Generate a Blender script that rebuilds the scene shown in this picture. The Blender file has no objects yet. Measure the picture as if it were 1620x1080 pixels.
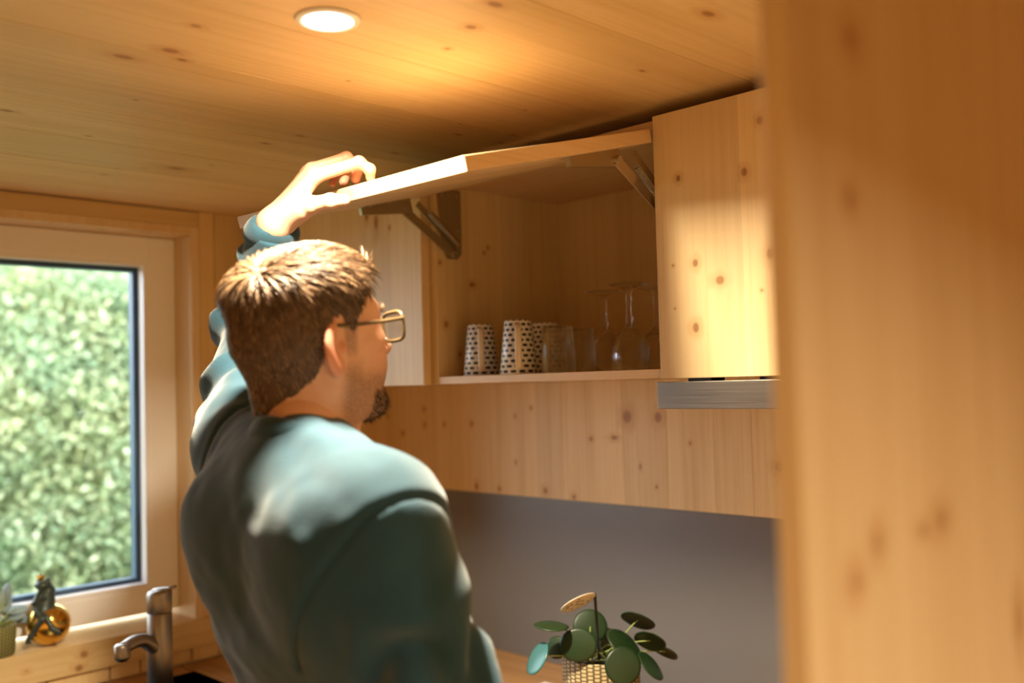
import bpy, bmesh, math, random
import numpy as np
from mathutils import Vector, Matrix

# ------------------------------------------------------------------ camera / world / light level
scene = bpy.context.scene
col = scene.collection
FPX, YAW, PITCH, ROLL = 1546.7, .7864, .041725, -.0272146
CAM = np.array([0., 0., 1.55])
c_f = np.array([math.sin(YAW)*math.cos(PITCH), math.cos(YAW)*math.cos(PITCH), math.sin(PITCH)])
c_r = np.array([math.cos(YAW), -math.sin(YAW), 0.])
c_u = np.cross(c_r, c_f)
_c, _s = math.cos(ROLL), math.sin(ROLL)
c_r, c_u = _c*c_r+_s*c_u, -_s*c_r+_c*c_u
cam_data = bpy.data.cameras.new('camera')
cam_data.sensor_width = 36.0
cam_data.lens = FPX/1620*36.0
cam_data.clip_start = .02
cam_data.dof.use_dof = True
cam_data.dof.focus_distance = 1.62
cam_data.dof.aperture_fstop = 1.9
cam = bpy.data.objects.new('camera', cam_data)
col.objects.link(cam)
M = Matrix(((c_r[0], c_u[0], -c_f[0], CAM[0]), (c_r[1], c_u[1], -c_f[1], CAM[1]), (c_r[2], c_u[2], -c_f[2], CAM[2]), (0, 0, 0, 1)))
cam.matrix_world = M
scene.camera = cam

world = bpy.data.worlds.new('overcast_sky')
scene.world = world
world.use_nodes = True
bg = world.node_tree.nodes['Background']
bg.inputs[0].default_value = (.80, .90, 1.0, 1)
bg.inputs[1].default_value = 3.0
vs = scene.view_settings
vs.view_transform = 'Standard'; vs.look = 'None'; vs.gamma = 1.0; vs.use_curve_mapping = False
vs.exposure = 1.38
scene.cycles.diffuse_bounces = 5
scene.cycles.transparent_max_bounces = 24
LAMP_W = 13.5                       # watts of each ceiling downlight
LAMP_COL = (1.0, .86, .60)

def ray(x, y): return c_f+c_r*(x-810)/FPX-c_u*(y-540)/FPX
def at(x, y, ax, val):
    d = ray(x, y); return CAM+d*((val-CAM[ax])/d[ax])
def dep(x, y, z): return CAM+ray(x, y)*z

random.seed(5)
rng = np.random.default_rng(5)

# ------------------------------------------------------------------ key measures of the room (metres)
ZC = 2.02          # ceiling
YA = 2.37          # face of the window casing
YW = 2.385         # face of the window wall
XB = 1.78          # face of the cabinet wall
XF = 1.35          # front of the cabinet doors
ZB, ZT = 1.55, 1.998   # wall cabinets: bottom and top
Y0, Y1 = .99, 1.603    # the open cabinet
ZK = .86           # worktop
XL, YF = -.75, -2.6    # left wall, wall behind the camera

# ------------------------------------------------------------------ materials
def newmat(name):
    m = bpy.data.materials.new(name); m.use_nodes = True
    return m, m.node_tree.nodes, m.node_tree.links
def plain(name, colr, rough=.5, metal=0, spec=.5, **kw):
    m, n, l = newmat(name); b = n['Principled BSDF']
    b.inputs['Base Color'].default_value = (*colr, 1); b.inputs['Roughness'].default_value = rough
    b.inputs['Metallic'].default_value = metal; b.inputs['Specular IOR Level'].default_value = spec
    for k, v in kw.items(): b.inputs[k.replace('_', ' ')].default_value = v
    return m
def ramp(n, stops):
    r = n.new('ShaderNodeValToRGB'); e = r.color_ramp.elements
    while len(e) < len(stops): e.new(.5)
    for i, (p, c) in enumerate(stops): e[i].position = p; e[i].color = (*c, 1) if len(c) == 3 else c
    return r
def maprange(n, l, src, a, b, c, d, smooth=True):
    r = n.new('ShaderNodeMapRange'); r.interpolation_type = 'SMOOTHSTEP' if smooth else 'LINEAR'
    for i, v in zip((1, 2, 3, 4), (a, b, c, d)): r.inputs[i].default_value = v
    l.new(src, r.inputs[0]); return r.outputs[0]
def math_(n, l, op, a, b=None):
    r = n.new('ShaderNodeMath'); r.operation = op
    for i, v in enumerate((a, b)):
        if v is None: continue
        if isinstance(v, (int, float)): r.inputs[i].default_value = v
        else: l.new(v, r.inputs[i])
    return r.outputs[0]
def mixc(n, l, fac, a, b, mode='MIX'):
    r = n.new('ShaderNodeMix'); r.data_type = 'RGBA'; r.blend_type = mode
    for s, v in ((r.inputs['Factor'], fac), (r.inputs['A'], a), (r.inputs['B'], b)):
        if isinstance(v, (int, float)): s.default_value = v
        elif isinstance(v, tuple): s.default_value = (*v, 1)
        else: l.new(v, s)
    return r.outputs['Result']

def wood(name, along='Z', light=(.70, .47, .255), dark=(.52, .30, .13), knots=(), rnd=1.0, rough=.45, var=.25, coat=.0, lam=0, seed=0.0, lamax=0, kstr=.8):
    """spruce: streaks along one axis, scattered knots (rnd = how many), knots at given points"""
    m, n, l = newmat(name); b = n['Principled BSDF']
    geo = n.new('ShaderNodeNewGeometry'); oi = n.new('ShaderNodeObjectInfo')
    off = n.new('ShaderNodeVectorMath'); off.operation = 'SCALE'; off.inputs[0].default_value = (3.1, 5.7, 4.3)
    l.new(oi.outputs['Random'], off.inputs['Scale'])
    pos = n.new('ShaderNodeVectorMath'); pos.operation = 'ADD'
    l.new(geo.outputs['Position'], pos.inputs[0]); l.new(off.outputs[0], pos.inputs[1])
    ai = 'XYZ'.index(along)
    def mapped(s_ac, s_al, src=pos.outputs[0]):
        v = n.new('ShaderNodeVectorMath'); v.operation = 'MULTIPLY_ADD'
        sc = [s_ac]*3; sc[ai] = s_al
        v.inputs[1].default_value = sc; v.inputs[2].default_value = (seed, seed*1.7, seed*.6); l.new(src, v.inputs[0]); return v.outputs[0]
    # knot field
    vor = n.new('ShaderNodeTexVoronoi'); vor.feature = 'F1'; vor.inputs['Scale'].default_value = 1; vor.inputs['Randomness'].default_value = 1
    l.new(mapped(8.0, 4.2), vor.inputs['Vector'])
    sepc = n.new('ShaderNodeSeparateColor'); l.new(vor.outputs['Color'], sepc.inputs[0])
    gate = maprange(n, l, sepc.outputs[0], 1-.55*rnd, 1-.55*rnd+.02, 0, 1)
    kd = vor.outputs['Distance']
    core = math_(n, l, 'MULTIPLY', maprange(n, l, kd, .05, .14, 1, 0), gate)
    halo = math_(n, l, 'MULTIPLY', maprange(n, l, kd, .06, .42, 1, 0), gate)
    for (p, r, el) in knots:
        s = n.new('ShaderNodeVectorMath'); s.operation = 'SUBTRACT'; s.inputs[1].default_value = tuple(p)
        l.new(geo.outputs['Position'], s.inputs[0])
        q = n.new('ShaderNodeVectorMath'); q.operation = 'MULTIPLY'; sc = [1/r]*3; sc[ai] = 1/(r*el); q.inputs[1].default_value = sc
        l.new(s.outputs[0], q.inputs[0])
        ln = n.new('ShaderNodeVectorMath'); ln.operation = 'LENGTH'; l.new(q.outputs[0], ln.inputs[0])
        d = ln.outputs['Value']
        core = math_(n, l, 'MAXIMUM', core, maprange(n, l, d, .55, 1.15, 1, 0))
        halo = math_(n, l, 'MAXIMUM', halo, maprange(n, l, d, .7, 3.2, 1, 0))
    # streaks, bent round the knots
    bend = n.new('ShaderNodeVectorMath'); bend.operation = 'ADD'
    hb = n.new('ShaderNodeCombineXYZ')
    hv = math_(n, l, 'MULTIPLY', halo, .012)
    for i in range(3):
        if i != ai: l.new(hv, hb.inputs[i])
    l.new(pos.outputs[0], bend.inputs[0]); l.new(hb.outputs[0], bend.inputs[1])
    n1 = n.new('ShaderNodeTexNoise'); n1.inputs['Scale'].default_value = 1; n1.inputs['Detail'].default_value = 5; n1.inputs['Roughness'].default_value = .65
    l.new(mapped(95, 2.0, bend.outputs[0]), n1.inputs['Vector'])
    n2 = n.new('ShaderNodeTexNoise'); n2.inputs['Scale'].default_value = 1; n2.inputs['Detail'].default_value = 3
    l.new(mapped(13, .6, bend.outputs[0]), n2.inputs['Vector'])
    g = math_(n, l, 'ADD', math_(n, l, 'MULTIPLY', maprange(n, l, n1.outputs[0], .40, .70, 0, 1), .55), math_(n, l, 'MULTIPLY', maprange(n, l, n2.outputs[0], .35, .7, 0, 1), .45))
    base = mixc(n, l, g, light, dark)
    warm = mixc(n, l, math_(n, l, 'MULTIPLY', halo, .38), base, (.50, .22, .06))
    kcol = mixc(n, l, maprange(n, l, n1.outputs[0], .3, .7, 0, 1), (.36, .165, .05), (.23, .09, .028))
    full = mixc(n, l, math_(n, l, 'MULTIPLY', core, kstr), warm, kcol)
    hsv = n.new('ShaderNodeHueSaturation'); l.new(full, hsv.inputs['Color'])
    val = maprange(n, l, oi.outputs['Random'], 0, 1, 1-var/2, 1+var/3, False)
    if lam:      # glued lamellas: each strip a slightly different tone
        sx = n.new('ShaderNodeSeparateXYZ'); l.new(geo.outputs['Position'], sx.inputs[0])
        fl = math_(n, l, 'FLOOR', math_(n, l, 'MULTIPLY', math_(n, l, 'ADD', sx.outputs[lamax], 3.03+seed), 1/lam))
        wn = n.new('ShaderNodeTexWhiteNoise'); wn.noise_dimensions = '1D'; l.new(fl, wn.inputs['W'])
        val = math_(n, l, 'MULTIPLY', val, maprange(n, l, wn.outputs['Value'], 0, 1, .90, 1.07, False))
    l.new(val, hsv.inputs['Value'])
    l.new(hsv.outputs[0], b.inputs['Base Color'])
    b.inputs['Roughness'].default_value = rough; b.inputs['Specular IOR Level'].default_value = .35
    b.inputs['Coat Weight'].default_value = coat; b.inputs['Coat Roughness'].default_value = .3
    bp = n.new('ShaderNodeBump'); bp.inputs['Strength'].default_value = .12; bp.inputs['Distance'].default_value = .001
    l.new(n1.outputs[0], bp.inputs['Height']); l.new(bp.outputs[0], b.inputs['Normal'])
    return m

def glassmat(name, tint=(1, 1, 1), rough=0.0, ior=1.45):
    m, n, l = newmat(name); b = n['Principled BSDF']
    b.inputs['Base Color'].default_value = (*tint, 1); b.inputs['Roughness'].default_value = rough
    b.inputs['Transmission Weight'].default_value = 1; b.inputs['IOR'].default_value = ior
    return m

px2 = lambda lst, ax, val, k: [(at(x, y, ax, val), r*k, e) for (x, y, r, e) in lst]
door_knots = px2([(1073, 282, 5, 1.2), (1177, 272, 6, 1.3), (1202, 190, 6, 1.2), (1100, 416, 6, 1.2), (1139, 443, 9, .9), (1219, 401, 8, 1.2), (1101, 518, 7, 1.3),
                  (1065, 420, 2.5, 1), (1205, 459, 2.5, 1), (1068, 488, 2, 1), (1224, 292, 5, 1.2)], 0, XF, .0010)
left_door_knots = px2([(580, 341, 5, 2), (595, 352, 6, 2.4), (616, 360, 3, 1.4), (560, 470, 4, 1)], 0, XF, .0013)
panel_knots = px2([(703, 671, 4, 1.5), (746, 670, 5, 1.2), (815, 658, 3, 1.4), (840, 645, 3, 1.2), (992, 659, 11, 1.2), (1041, 660, 9, 1.2), (935, 694, 5, 1), (972, 692, 9, .5),
                   (863, 776, 6, 1.2), (908, 786, 6, 1), (816, 731, 3, 1.5), (1234, 738, 9, 1.2), (1039, 770, 3, 1.2), (1092, 701, 3, 1.2), (671, 647, 5, 1), (672, 672, 4, 1.6), (638, 685, 5, 1),
                   (613, 658, 4, 1.3), (754, 769, 5, 1.6), (790, 773, 5, 1.2), (1013, 738, 3, 2)], 0, XB-.02, .0012)
inner_knots = px2([(747, 450, 7, .6), (706, 513, 5, 1.2), (766, 400, 3, 1), (772, 392, 3, 1), (696, 415, 3, 1.2), (722, 360, 3, 1), (728, 560, 4, 1.4)], 1, Y1-.008, .0013)
front_knots = px2([(1490, 822, 28, .8), (1462, 838, 20, .6), (1388, 858, 18, 1.2), (1355, 920, 22, 1), (1345, 60, 22, 1), (1345, 315, 18, 1), (1612, 980, 20, 2)], 1, .29, .00042)
ceil_knots = px2([(745, 43, 8, 1.3), (783, 7, 9, 1.6), (1120, 22, 8, 2), (708, 77, 5, 1), (195, 90, 9, 2), (310, 41, 6, 1.6), (288, 95, 6, 1.4), (270, 80, 10, 1.6), (214, 158, 3, 1.5), (725, 213, 4, 2.4),
                  (811, 214, 4, 1.6), (793, 226, 4, 2.4), (728, 196, 3, 1), (830, 174, 3, 1), (551, 128, 3, 1), (1016, 112, 4, 2), (185, 267, 3, 2), (227, 266, 3, 2), (165, 276, 4, 2), (140, 215, 3, 2), (335, 261, 3, 1.6),
                  (10, 175, 7, 2), (420, 227, 5, 2), (475, 215, 5, 2.4), (625, 242, 5, 3)], 2, ZC, .0009)
sill_knots = px2([(132, 1034, 6, 1.2), (124, 1056, 6, 1.2), (41, 1061, 3, 1.4)], 1, YA, .0016)

ceil_w = wood('spruce_ceiling', 'X', knots=ceil_knots, rnd=.15, var=.22, light=(.76, .56, .30), dark=(.64, .44, .195))
door_w = wood('spruce_door', 'Z', knots=door_knots+left_door_knots, rnd=0, var=.05, lam=.112, lamax=1, light=(.78, .58, .33), dark=(.69, .48, .24), seed=.4)
panel_w = wood('spruce_wall_panel', 'Z', knots=panel_knots, rnd=0, var=.16, light=(.76, .56, .30), dark=(.62, .42, .185))
inner_w = wood('spruce_carcass', 'Z', knots=inner_knots, rnd=0, var=.06, lam=.1, lamax=0, light=(.76, .56, .30), dark=(.65, .445, .20))
edge_w = wood('spruce_edge', 'Y', rnd=.1, var=.1, light=(.76, .53, .30), dark=(.62, .38, .18))
lid_w = wood('spruce_lid', 'X', rnd=.35, var=.05, lam=.11, lamax=1, light=(.74, .54, .32), dark=(.64, .42, .22), seed=1.3)
front_w = wood('spruce_partition', 'Z', knots=front_knots, rnd=0, var=.06, light=(.76, .56, .32), dark=(.66, .45, .22), kstr=.35)
case_w = wood('spruce_casing', 'Z', rnd=.25, var=.16, light=(.74, .54, .28), dark=(.62, .42, .18))
caseh_w = wood('spruce_casing_level', 'X', knots=sill_knots, rnd=.2, var=.16, light=(.74, .54, .28), dark=(.62, .42, .18))
reveal_w = wood('spruce_reveal', 'Z', rnd=.3, var=.05, light=(.78, .59, .35), dark=(.67, .47, .24))
top_w = wood('oak_worktop', 'Y', rnd=0, var=.1, light=(.46, .25, .10), dark=(.30, .145, .05), rough=.35)
floor_w = wood('oak_floor', 'Y', rnd=.1, var=.3, light=(.44, .31, .19), dark=(.34, .22, .12))
white_frame = plain('painted_window_frame', (.94, .92, .92), .4)
white_bead = plain('white_glazing_bead', (.93, .93, .95), .35)
gasket = plain('blue_grey_gasket', (.035, .075, .125), .4)
steel = plain('brushed_steel', (.56, .53, .50), .32, 1)
def brushed(name, colr, along=1):
    m, n, l = newmat(name); b = n['Principled BSDF']; b.inputs['Metallic'].default_value = 1
    g = n.new('ShaderNodeNewGeometry'); v = n.new('ShaderNodeVectorMath'); v.operation = 'MULTIPLY'
    s = [900]*3; s[along] = 6; v.inputs[1].default_value = s; l.new(g.outputs['Position'], v.inputs[0])
    t = n.new('ShaderNodeTexNoise'); t.inputs['Scale'].default_value = 1; t.inputs['Detail'].default_value = 3; l.new(v.outputs[0], t.inputs['Vector'])
    l.new(mixc(n, l, t.outputs[0], tuple(c*.8 for c in colr), tuple(min(1, c*1.1) for c in colr)), b.inputs['Base Color'])
    l.new(maprange(n, l, t.outputs[0], 0, 1, .30, .50), b.inputs['Roughness'])
    b.inputs['Anisotropic'].default_value = .4
    return m
hood_m = brushed('brushed_hood_steel', (.31, .25, .21))
tap_m = brushed('brushed_tap_nickel', (.33, .30, .27), 2)
hinge_m = plain('bronzed_hinge_steel', (.42, .33, .20), .45, .8)
hinge_bright = plain('zinc_plated_steel', (.62, .56, .48), .3, 1)
spring_m = plain('spring_steel', (.55, .48, .40), .3, 1)
def splash_mat():
    m, n, l = newmat('grey_satin_splashback'); b = n['Principled BSDF']
    b.inputs['Base Color'].default_value = (.15, .145, .15, 1); b.inputs['Roughness'].default_value = .34
    b.inputs['Specular IOR Level'].default_value = .5
    return m
splash_m = splash_mat()
black_m = plain('black_composite', (.012, .014, .02), .35)
win_glass = glassmat('window_glass', (1, 1, 1), 0, 1.0)
def thin_glass():
    m, n, l = newmat('window_pane_glass'); n.remove(n['Principled BSDF'])
    t = n.new('ShaderNodeBsdfTransparent'); g = n.new('ShaderNodeBsdfGlossy'); g.inputs['Roughness'].default_value = .02
    f = n.new('ShaderNodeFresnel'); f.inputs[0].default_value = 1.25; mx = n.new('ShaderNodeMixShader')
    l.new(f.outputs[0], mx.inputs[0]); l.new(t.outputs[0], mx.inputs[1]); l.new(g.outputs[0], mx.inputs[2]); l.new(mx.outputs[0], n['Material Output'].inputs[0])
    return m
pane_m = thin_glass()
def lens_glass():
    m, n, l = newmat('spectacle_lens'); n.remove(n['Principled BSDF'])
    t = n.new('ShaderNodeBsdfTransparent'); t.inputs[0].default_value = (.95, .95, .93, 1); g = n.new('ShaderNodeBsdfGlossy'); g.inputs['Roughness'].default_value = .02
    mx = n.new('ShaderNodeMixShader'); mx.inputs[0].default_value = .05
    l.new(t.outputs[0], mx.inputs[1]); l.new(g.outputs[0], mx.inputs[2]); l.new(mx.outputs[0], n['Material Output'].inputs[0])
    return m
def thin_wall_glass():
    m, n, l = newmat('clear_drinking_glass'); n.remove(n['Principled BSDF'])
    t = n.new('ShaderNodeBsdfTransparent'); t.inputs[0].default_value = (.97, .97, .96, 1)
    g = n.new('ShaderNodeBsdfGlass'); g.inputs['IOR'].default_value = 1.45; g.inputs['Roughness'].default_value = .01
    lw = n.new('ShaderNodeLayerWeight'); lw.inputs[0].default_value = .5
    f = math_(n, l, 'ADD', .22, math_(n, l, 'MULTIPLY', lw.outputs['Facing'], .55)); mx = n.new('ShaderNodeMixShader')
    l.new(f, mx.inputs[0]); l.new(t.outputs[0], mx.inputs[1]); l.new(g.outputs[0], mx.inputs[2]); l.new(mx.outputs[0], n['Material Output'].inputs[0])
    return m
drink_glass = thin_wall_glass()

# ------------------------------------------------------------------ mesh helpers
def thing(name, label, cat, loc, group=None, kind=None):
    o = bpy.data.objects.new(name, None); col.objects.link(o); o.location = loc; o.empty_display_size = .05
    o['label'] = label; o['category'] = cat
    if group: o['group'] = group
    if kind: o['kind'] = kind
    return o
def tag(o, label, cat, group=None, kind=None):
    o['label'] = label; o['category'] = cat
    if group: o['group'] = group
    if kind: o['kind'] = kind
    return o
def wloc(o):
    v = np.zeros(3)
    while o is not None:
        v += np.array(o.location); o = o.parent
    return v
def add(name, geo, mat, parent=None, smooth=False, origin=None):
    """geo = (verts in world coordinates, faces) -> one mesh object under parent"""
    V, Fc = geo
    V = np.asarray(V, float)
    base = wloc(parent) if parent is not None else np.zeros(3)
    org = np.array(origin if origin is not None else (V.min(0)+V.max(0))/2)
    me = bpy.data.meshes.new(name)
    if isinstance(Fc, np.ndarray):
        k = Fc.shape[1]; nf = len(Fc)
        me.vertices.add(len(V)); me.vertices.foreach_set('co', (V-org).astype(np.float32).ravel())
        me.loops.add(nf*k); me.loops.foreach_set('vertex_index', Fc.astype(np.int32).ravel())
        me.polygons.add(nf); me.polygons.foreach_set('loop_start', np.arange(0, nf*k, k, dtype=np.int32))
        me.update(calc_edges=True); me.validate()
    else:
        me.from_pydata([tuple(v) for v in (V-org)], [], [tuple(f) for f in Fc]); me.update()
    if smooth: me.polygons.foreach_set('use_smooth', [True]*len(me.polygons))
    for m_ in (mat if isinstance(mat, (list, tuple)) else [mat]): me.materials.append(m_)
    o = bpy.data.objects.new(name, me); col.objects.link(o)
    if parent is not None: o.parent = parent
    o.location = org-base
    return o
def join(*gs):
    V = []; Fs = []; k = 0
    for v, f in gs:
        v = np.asarray(v, float); V.append(v); Fs += [tuple(int(i)+k for i in t) for t in f]; k += len(v)
    return np.vstack(V), Fs
def box(lo, hi, bev=0.0):
    lo, hi_ = np.minimum(np.array(lo, float), np.array(hi, float)), np.maximum(np.array(lo, float), np.array(hi, float))
    if bev <= 0:
        V = [(x, y, z) for x in (lo[0], hi_[0]) for y in (lo[1], hi_[1]) for z in (lo[2], hi_[2])]
        return np.array(V), [(0, 1, 3, 2), (4, 6, 7, 5), (0, 4, 5, 1), (2, 3, 7, 6), (0, 2, 6, 4), (1, 5, 7, 3)]
    bm = bmesh.new(); bmesh.ops.create_cube(bm, size=1)
    for v in bm.verts: v.co = Vector([lo[i]+(v.co[i]+.5)*(hi_[i]-lo[i]) for i in range(3)])
    bmesh.ops.bevel(bm, geom=bm.edges[:], offset=min(bev, .45*min(hi_-lo)), segments=2, profile=.5, affect='EDGES')
    return frombm(bm)
def frombm(bm):
    bm.verts.ensure_lookup_table(); bm.verts.index_update()
    V = np.array([v.co[:] for v in bm.verts]); Fs = [[v.index for v in f.verts] for f in bm.faces]; bm.free(); return V, Fs
def xform(geo, R=None, t=(0, 0, 0), s=1):
    V, Fs = geo; V = np.asarray(V, float)*s
    if R is not None: V = V@np.array(R).T
    return V+np.array(t), Fs
def rot(axis, ang): return np.array(Matrix.Rotation(ang, 3, axis))
def lathe(prof, n=32, c=(0, 0, 0), cap0=True, cap1=True, rfun=None):
    V = []; Fs = []
    for (r, z) in prof:
        for k in range(n):
            a = 2*math.pi*k/n; rr = r*(rfun(a, z) if rfun else 1)
            V.append((c[0]+rr*math.cos(a), c[1]+rr*math.sin(a), c[2]+z))
    for i in range(len(prof)-1):
        for k in range(n): Fs.append((i*n+k, i*n+(k+1) % n, (i+1)*n+(k+1) % n, (i+1)*n+k))
    if cap0: Fs.append(tuple(range(n))[::-1])
    if cap1: Fs.append(tuple(range((len(prof)-1)*n, len(prof)*n)))
    return np.array(V), Fs
def frames(P):
    P = np.asarray(P, float); T = np.gradient(P, axis=0); T /= np.linalg.norm(T, axis=1)[:, None]+1e-12
    a = np.array([0, 0, 1.]) if abs(T[0][2]) < .9 else np.array([1., 0, 0])
    N = []; nprev = a-T[0]*(a@T[0]); nprev /= np.linalg.norm(nprev)
    for t in T:
        nn = nprev-t*(nprev@t); nn /= np.linalg.norm(nn)+1e-12; N.append(nn); nprev = nn
    N = np.array(N); return P, T, N, np.cross(T, N)
def tube(P, r, n=10, closed=False, cap=True, ry=None):
    P, T, N, B = frames(P); m = len(P); r = np.broadcast_to(np.asarray(r, float), (m,)); ry = r if ry is None else np.broadcast_to(np.asarray(ry, float), (m,))
    V = []; Fs = []
    for i in range(m):
        for k in range(n):
            a = 2*math.pi*k/n; V.append(P[i]+N[i]*r[i]*math.cos(a)+B[i]*ry[i]*math.sin(a))
    for i in range(m-1 if not closed else m):
        j = (i+1) % m
        for k in range(n): Fs.append((i*n+k, i*n+(k+1) % n, j*n+(k+1) % n, j*n+k))
    if cap and not closed: Fs += [tuple(range(n))[::-1], tuple(range((m-1)*n, m*n))]
    return np.array(V), Fs
def bez(p0, p1, p2, n=10):
    t = np.linspace(0, 1, n)[:, None]; p0, p1, p2 = map(np.array, (p0, p1, p2)); return (1-t)**2*p0+2*t*(1-t)*p1+t*t*p2
def spline(pts, n=40):
    pts = np.array(pts, float); m = len(pts); out = []
    ext = np.vstack([2*pts[0]-pts[1], pts, 2*pts[-1]-pts[-2]])
    for u in np.linspace(0, m-1-1e-6, n):
        i = int(u); t = u-i; a, b, c, d = ext[i:i+4]
        out.append(.5*((2*b)+(-a+c)*t+(2*a-5*b+4*c-d)*t*t+(-a+3*b-3*c+d)*t**3))
    return np.array(out)
def sphere(c, r, nu=20, nv=12):
    V = []; Fs = []; r = np.broadcast_to(np.asarray(r, float), (3,))
    for i in range(nv+1):
        th = math.pi*i/nv
        for k in range(nu):
            a = 2*math.pi*k/nu; V.append((c[0]+r[0]*math.sin(th)*math.cos(a), c[1]+r[1]*math.sin(th)*math.sin(a), c[2]+r[2]*math.cos(th)))
    for i in range(nv):
        for k in range(nu): Fs.append((i*nu+k, (i+1)*nu+k, (i+1)*nu+(k+1) % nu, i*nu+(k+1) % nu))
    return np.array(V), Fs

# signed-distance bodies -------------------------------------------------
def rcone(P, a, b, ra, rb):
    a = np.array(a, np.float32); b = np.array(b, np.float32); ab = b-a
    t = np.clip(((P-a)@ab)/(ab@ab+1e-12), 0, 1); d = P-a-t[..., None]*ab
    return np.sqrt((d*d).sum(-1))-(ra+(rb-ra)*t)
def ell(P, c, r, R=None):
    q = P-np.array(c, np.float32)
    if R is not None: q = q@np.array(R, np.float32)
    r = np.array(r, np.float32); k0 = np.sqrt(((q/r)**2).sum(-1)); k1 = np.sqrt(((q/(r*r))**2).sum(-1))+1e-9
    return k0*(k0-1)/k1
def smin(a, b, k):
    h = np.maximum(k-np.abs(a-b), 0)/k; return np.minimum(a, b)-h*h*k*.25
def smax(a, b, k): return -smin(-a, -b, k)
def sdf_mesh(fn, lo, hi, h):
    """surface nets on a regular grid"""
    lo = np.array(lo, np.float32); n = np.ceil((np.array(hi)-lo)/h).astype(int)+1
    ax = [lo[i]+h*np.arange(n[i], dtype=np.float32) for i in range(3)]
    D = np.empty(n, np.float32)
    step = max(1, int(400000/(n[1]*n[2])))
    for i in range(0, n[0], step):
        g = np.stack(np.meshgrid(ax[0][i:i+step], ax[1], ax[2], indexing='ij'), -1); D[i:i+step] = fn(g)
    S = D < 0
    c = [S[i:n[0]-1+i, j:n[1]-1+j, k:n[2]-1+k] for i in (0, 1) for j in (0, 1) for k in (0, 1)]
    tot = sum(x.astype(np.int8) for x in c); act = (tot > 0) & (tot < 8)
    idx = np.argwhere(act); ids = -np.ones(act.shape, np.int64); ids[act] = np.arange(len(idx))
    off = np.array([(i, j, k) for i in (0, 1) for j in (0, 1) for k in (0, 1)])
    acc = np.zeros((len(idx), 3)); cnt = np.zeros(len(idx))
    for a in range(8):
        for b in range(a+1, 8):
            if np.abs(off[a]-off[b]).sum() != 1: continue
            pa, pb = idx+off[a], idx+off[b]; da, db = D[tuple(pa.T)], D[tuple(pb.T)]
            m = (da < 0) != (db < 0); t = np.where(m, da/np.where(m, da-db, 1), 0)
            acc += np.where(m[:, None], pa+t[:, None]*(pb-pa), 0); cnt += m
    V = lo+h*acc/cnt[:, None]
    Q = []
    for d in range(3):
        e1, e2 = (d+1) % 3, (d+2) % 3
        sl0 = [slice(None)]*3; sl1 = [slice(None)]*3; sl0[d] = slice(0, n[d]-1); sl1[d] = slice(1, n[d])
        A, B = S[tuple(sl0)], S[tuple(sl1)]
        e = np.argwhere(A != B)
        e = e[(e[:, e1] > 0) & (e[:, e1] < n[e1]-1) & (e[:, e2] > 0) & (e[:, e2] < n[e2]-1)]
        fl = A[tuple(e.T)]
        u1 = np.zeros(3, int); u1[e1] = 1; u2 = np.zeros(3, int); u2[e2] = 1
        q = np.stack([ids[tuple((e-u1-u2).T)], ids[tuple((e-u2).T)], ids[tuple(e.T)], ids[tuple((e-u1).T)]], 1)
        q[~fl] = q[~fl][:, ::-1]; Q.append(q)
    Q = np.vstack(Q); Q = Q[(Q >= 0).all(1)]
    return V, Q
def smooth_np(V, Q, it=2, lam=.5):
    E_ = np.vstack([Q[:, [0, 1]], Q[:, [1, 2]], Q[:, [2, 3]], Q[:, [3, 0]]]); V = V.copy()
    for _ in range(it):
        s = np.zeros_like(V); c = np.zeros(len(V))
        for a, b in ((0, 1), (1, 0)):
            for k in range(3): s[:, k] += np.bincount(E_[:, a], V[E_[:, b], k], len(V))
            c += np.bincount(E_[:, a], minlength=len(V))
        V += lam*(s/np.maximum(c, 1)[:, None]-V)
    return V
def vnoise(P, sc, seed=0):
    """cheap smooth value noise"""
    q = P*np.array(sc, np.float32)+seed*7.31; i = np.floor(q).astype(np.int64); f = q-i; f = f*f*(3-2*f); out = 0
    for a in (0, 1):
        for b in (0, 1):
            for c in (0, 1):
                hsh = ((i[..., 0]+a)*73856093) ^ ((i[..., 1]+b)*19349663) ^ ((i[..., 2]+c)*83492791)
                hsh = (hsh ^ (hsh >> 13))*1274126177; v = ((hsh ^ (hsh >> 16)) & 0xffff)/65535.
                w = (f[..., 0] if a else 1-f[..., 0])*(f[..., 1] if b else 1-f[..., 1])*(f[..., 2] if c else 1-f[..., 2]); out = out+v*w
    return out-.5

# ------------------------------------------------------------------ the room
def struct(name, geo, mat, **k):
    o = add(name, geo, mat, **k); o['kind'] = 'structure'; return o
plaster = plain('pale_wall_board', (.62, .45, .27), .6)
fl = struct('floor', box((XL-.1, YF-.1, -.06), (XB+.1, YW+.2, -.012)), plain('dark_subfloor', (.1, .07, .05), .8))
fmesh = None
for i in range(14):
    x0 = XL+i*.181
    if x0 > XB: break
    add('floor_board', box((x0+.0015, YF, -.012), (min(x0+.1795, XB), YW, 0)), floor_w, fl)
ce = struct('ceiling', box((XL-.1, YF-.1, ZC+.02), (XB+.1, YW+.2, ZC+.08)), plain('dark_roof_board', (.06, .04, .02), .8))
seams = [YW, 2.205, 2.021, 1.815, 1.60, 1.291, 1.092, .8155, .61, .40, .20, 0, -.2, -.4, -.6, -.8, -1.0, -1.2, -1.4, -1.6, -1.8, -2.0, -2.2, -2.4, YF]
for a, b in zip(seams[:-1], seams[1:]):
    add('ceiling_plank', box((XL, b+.0007, ZC), (XB, a-.0007, ZC+.02), .0012), ceil_w, ce)
wr = struct('wall_right', box((XB, YF-.1, 0), (XB+.08, YW+.2, ZC+.02)), plaster)
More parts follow.
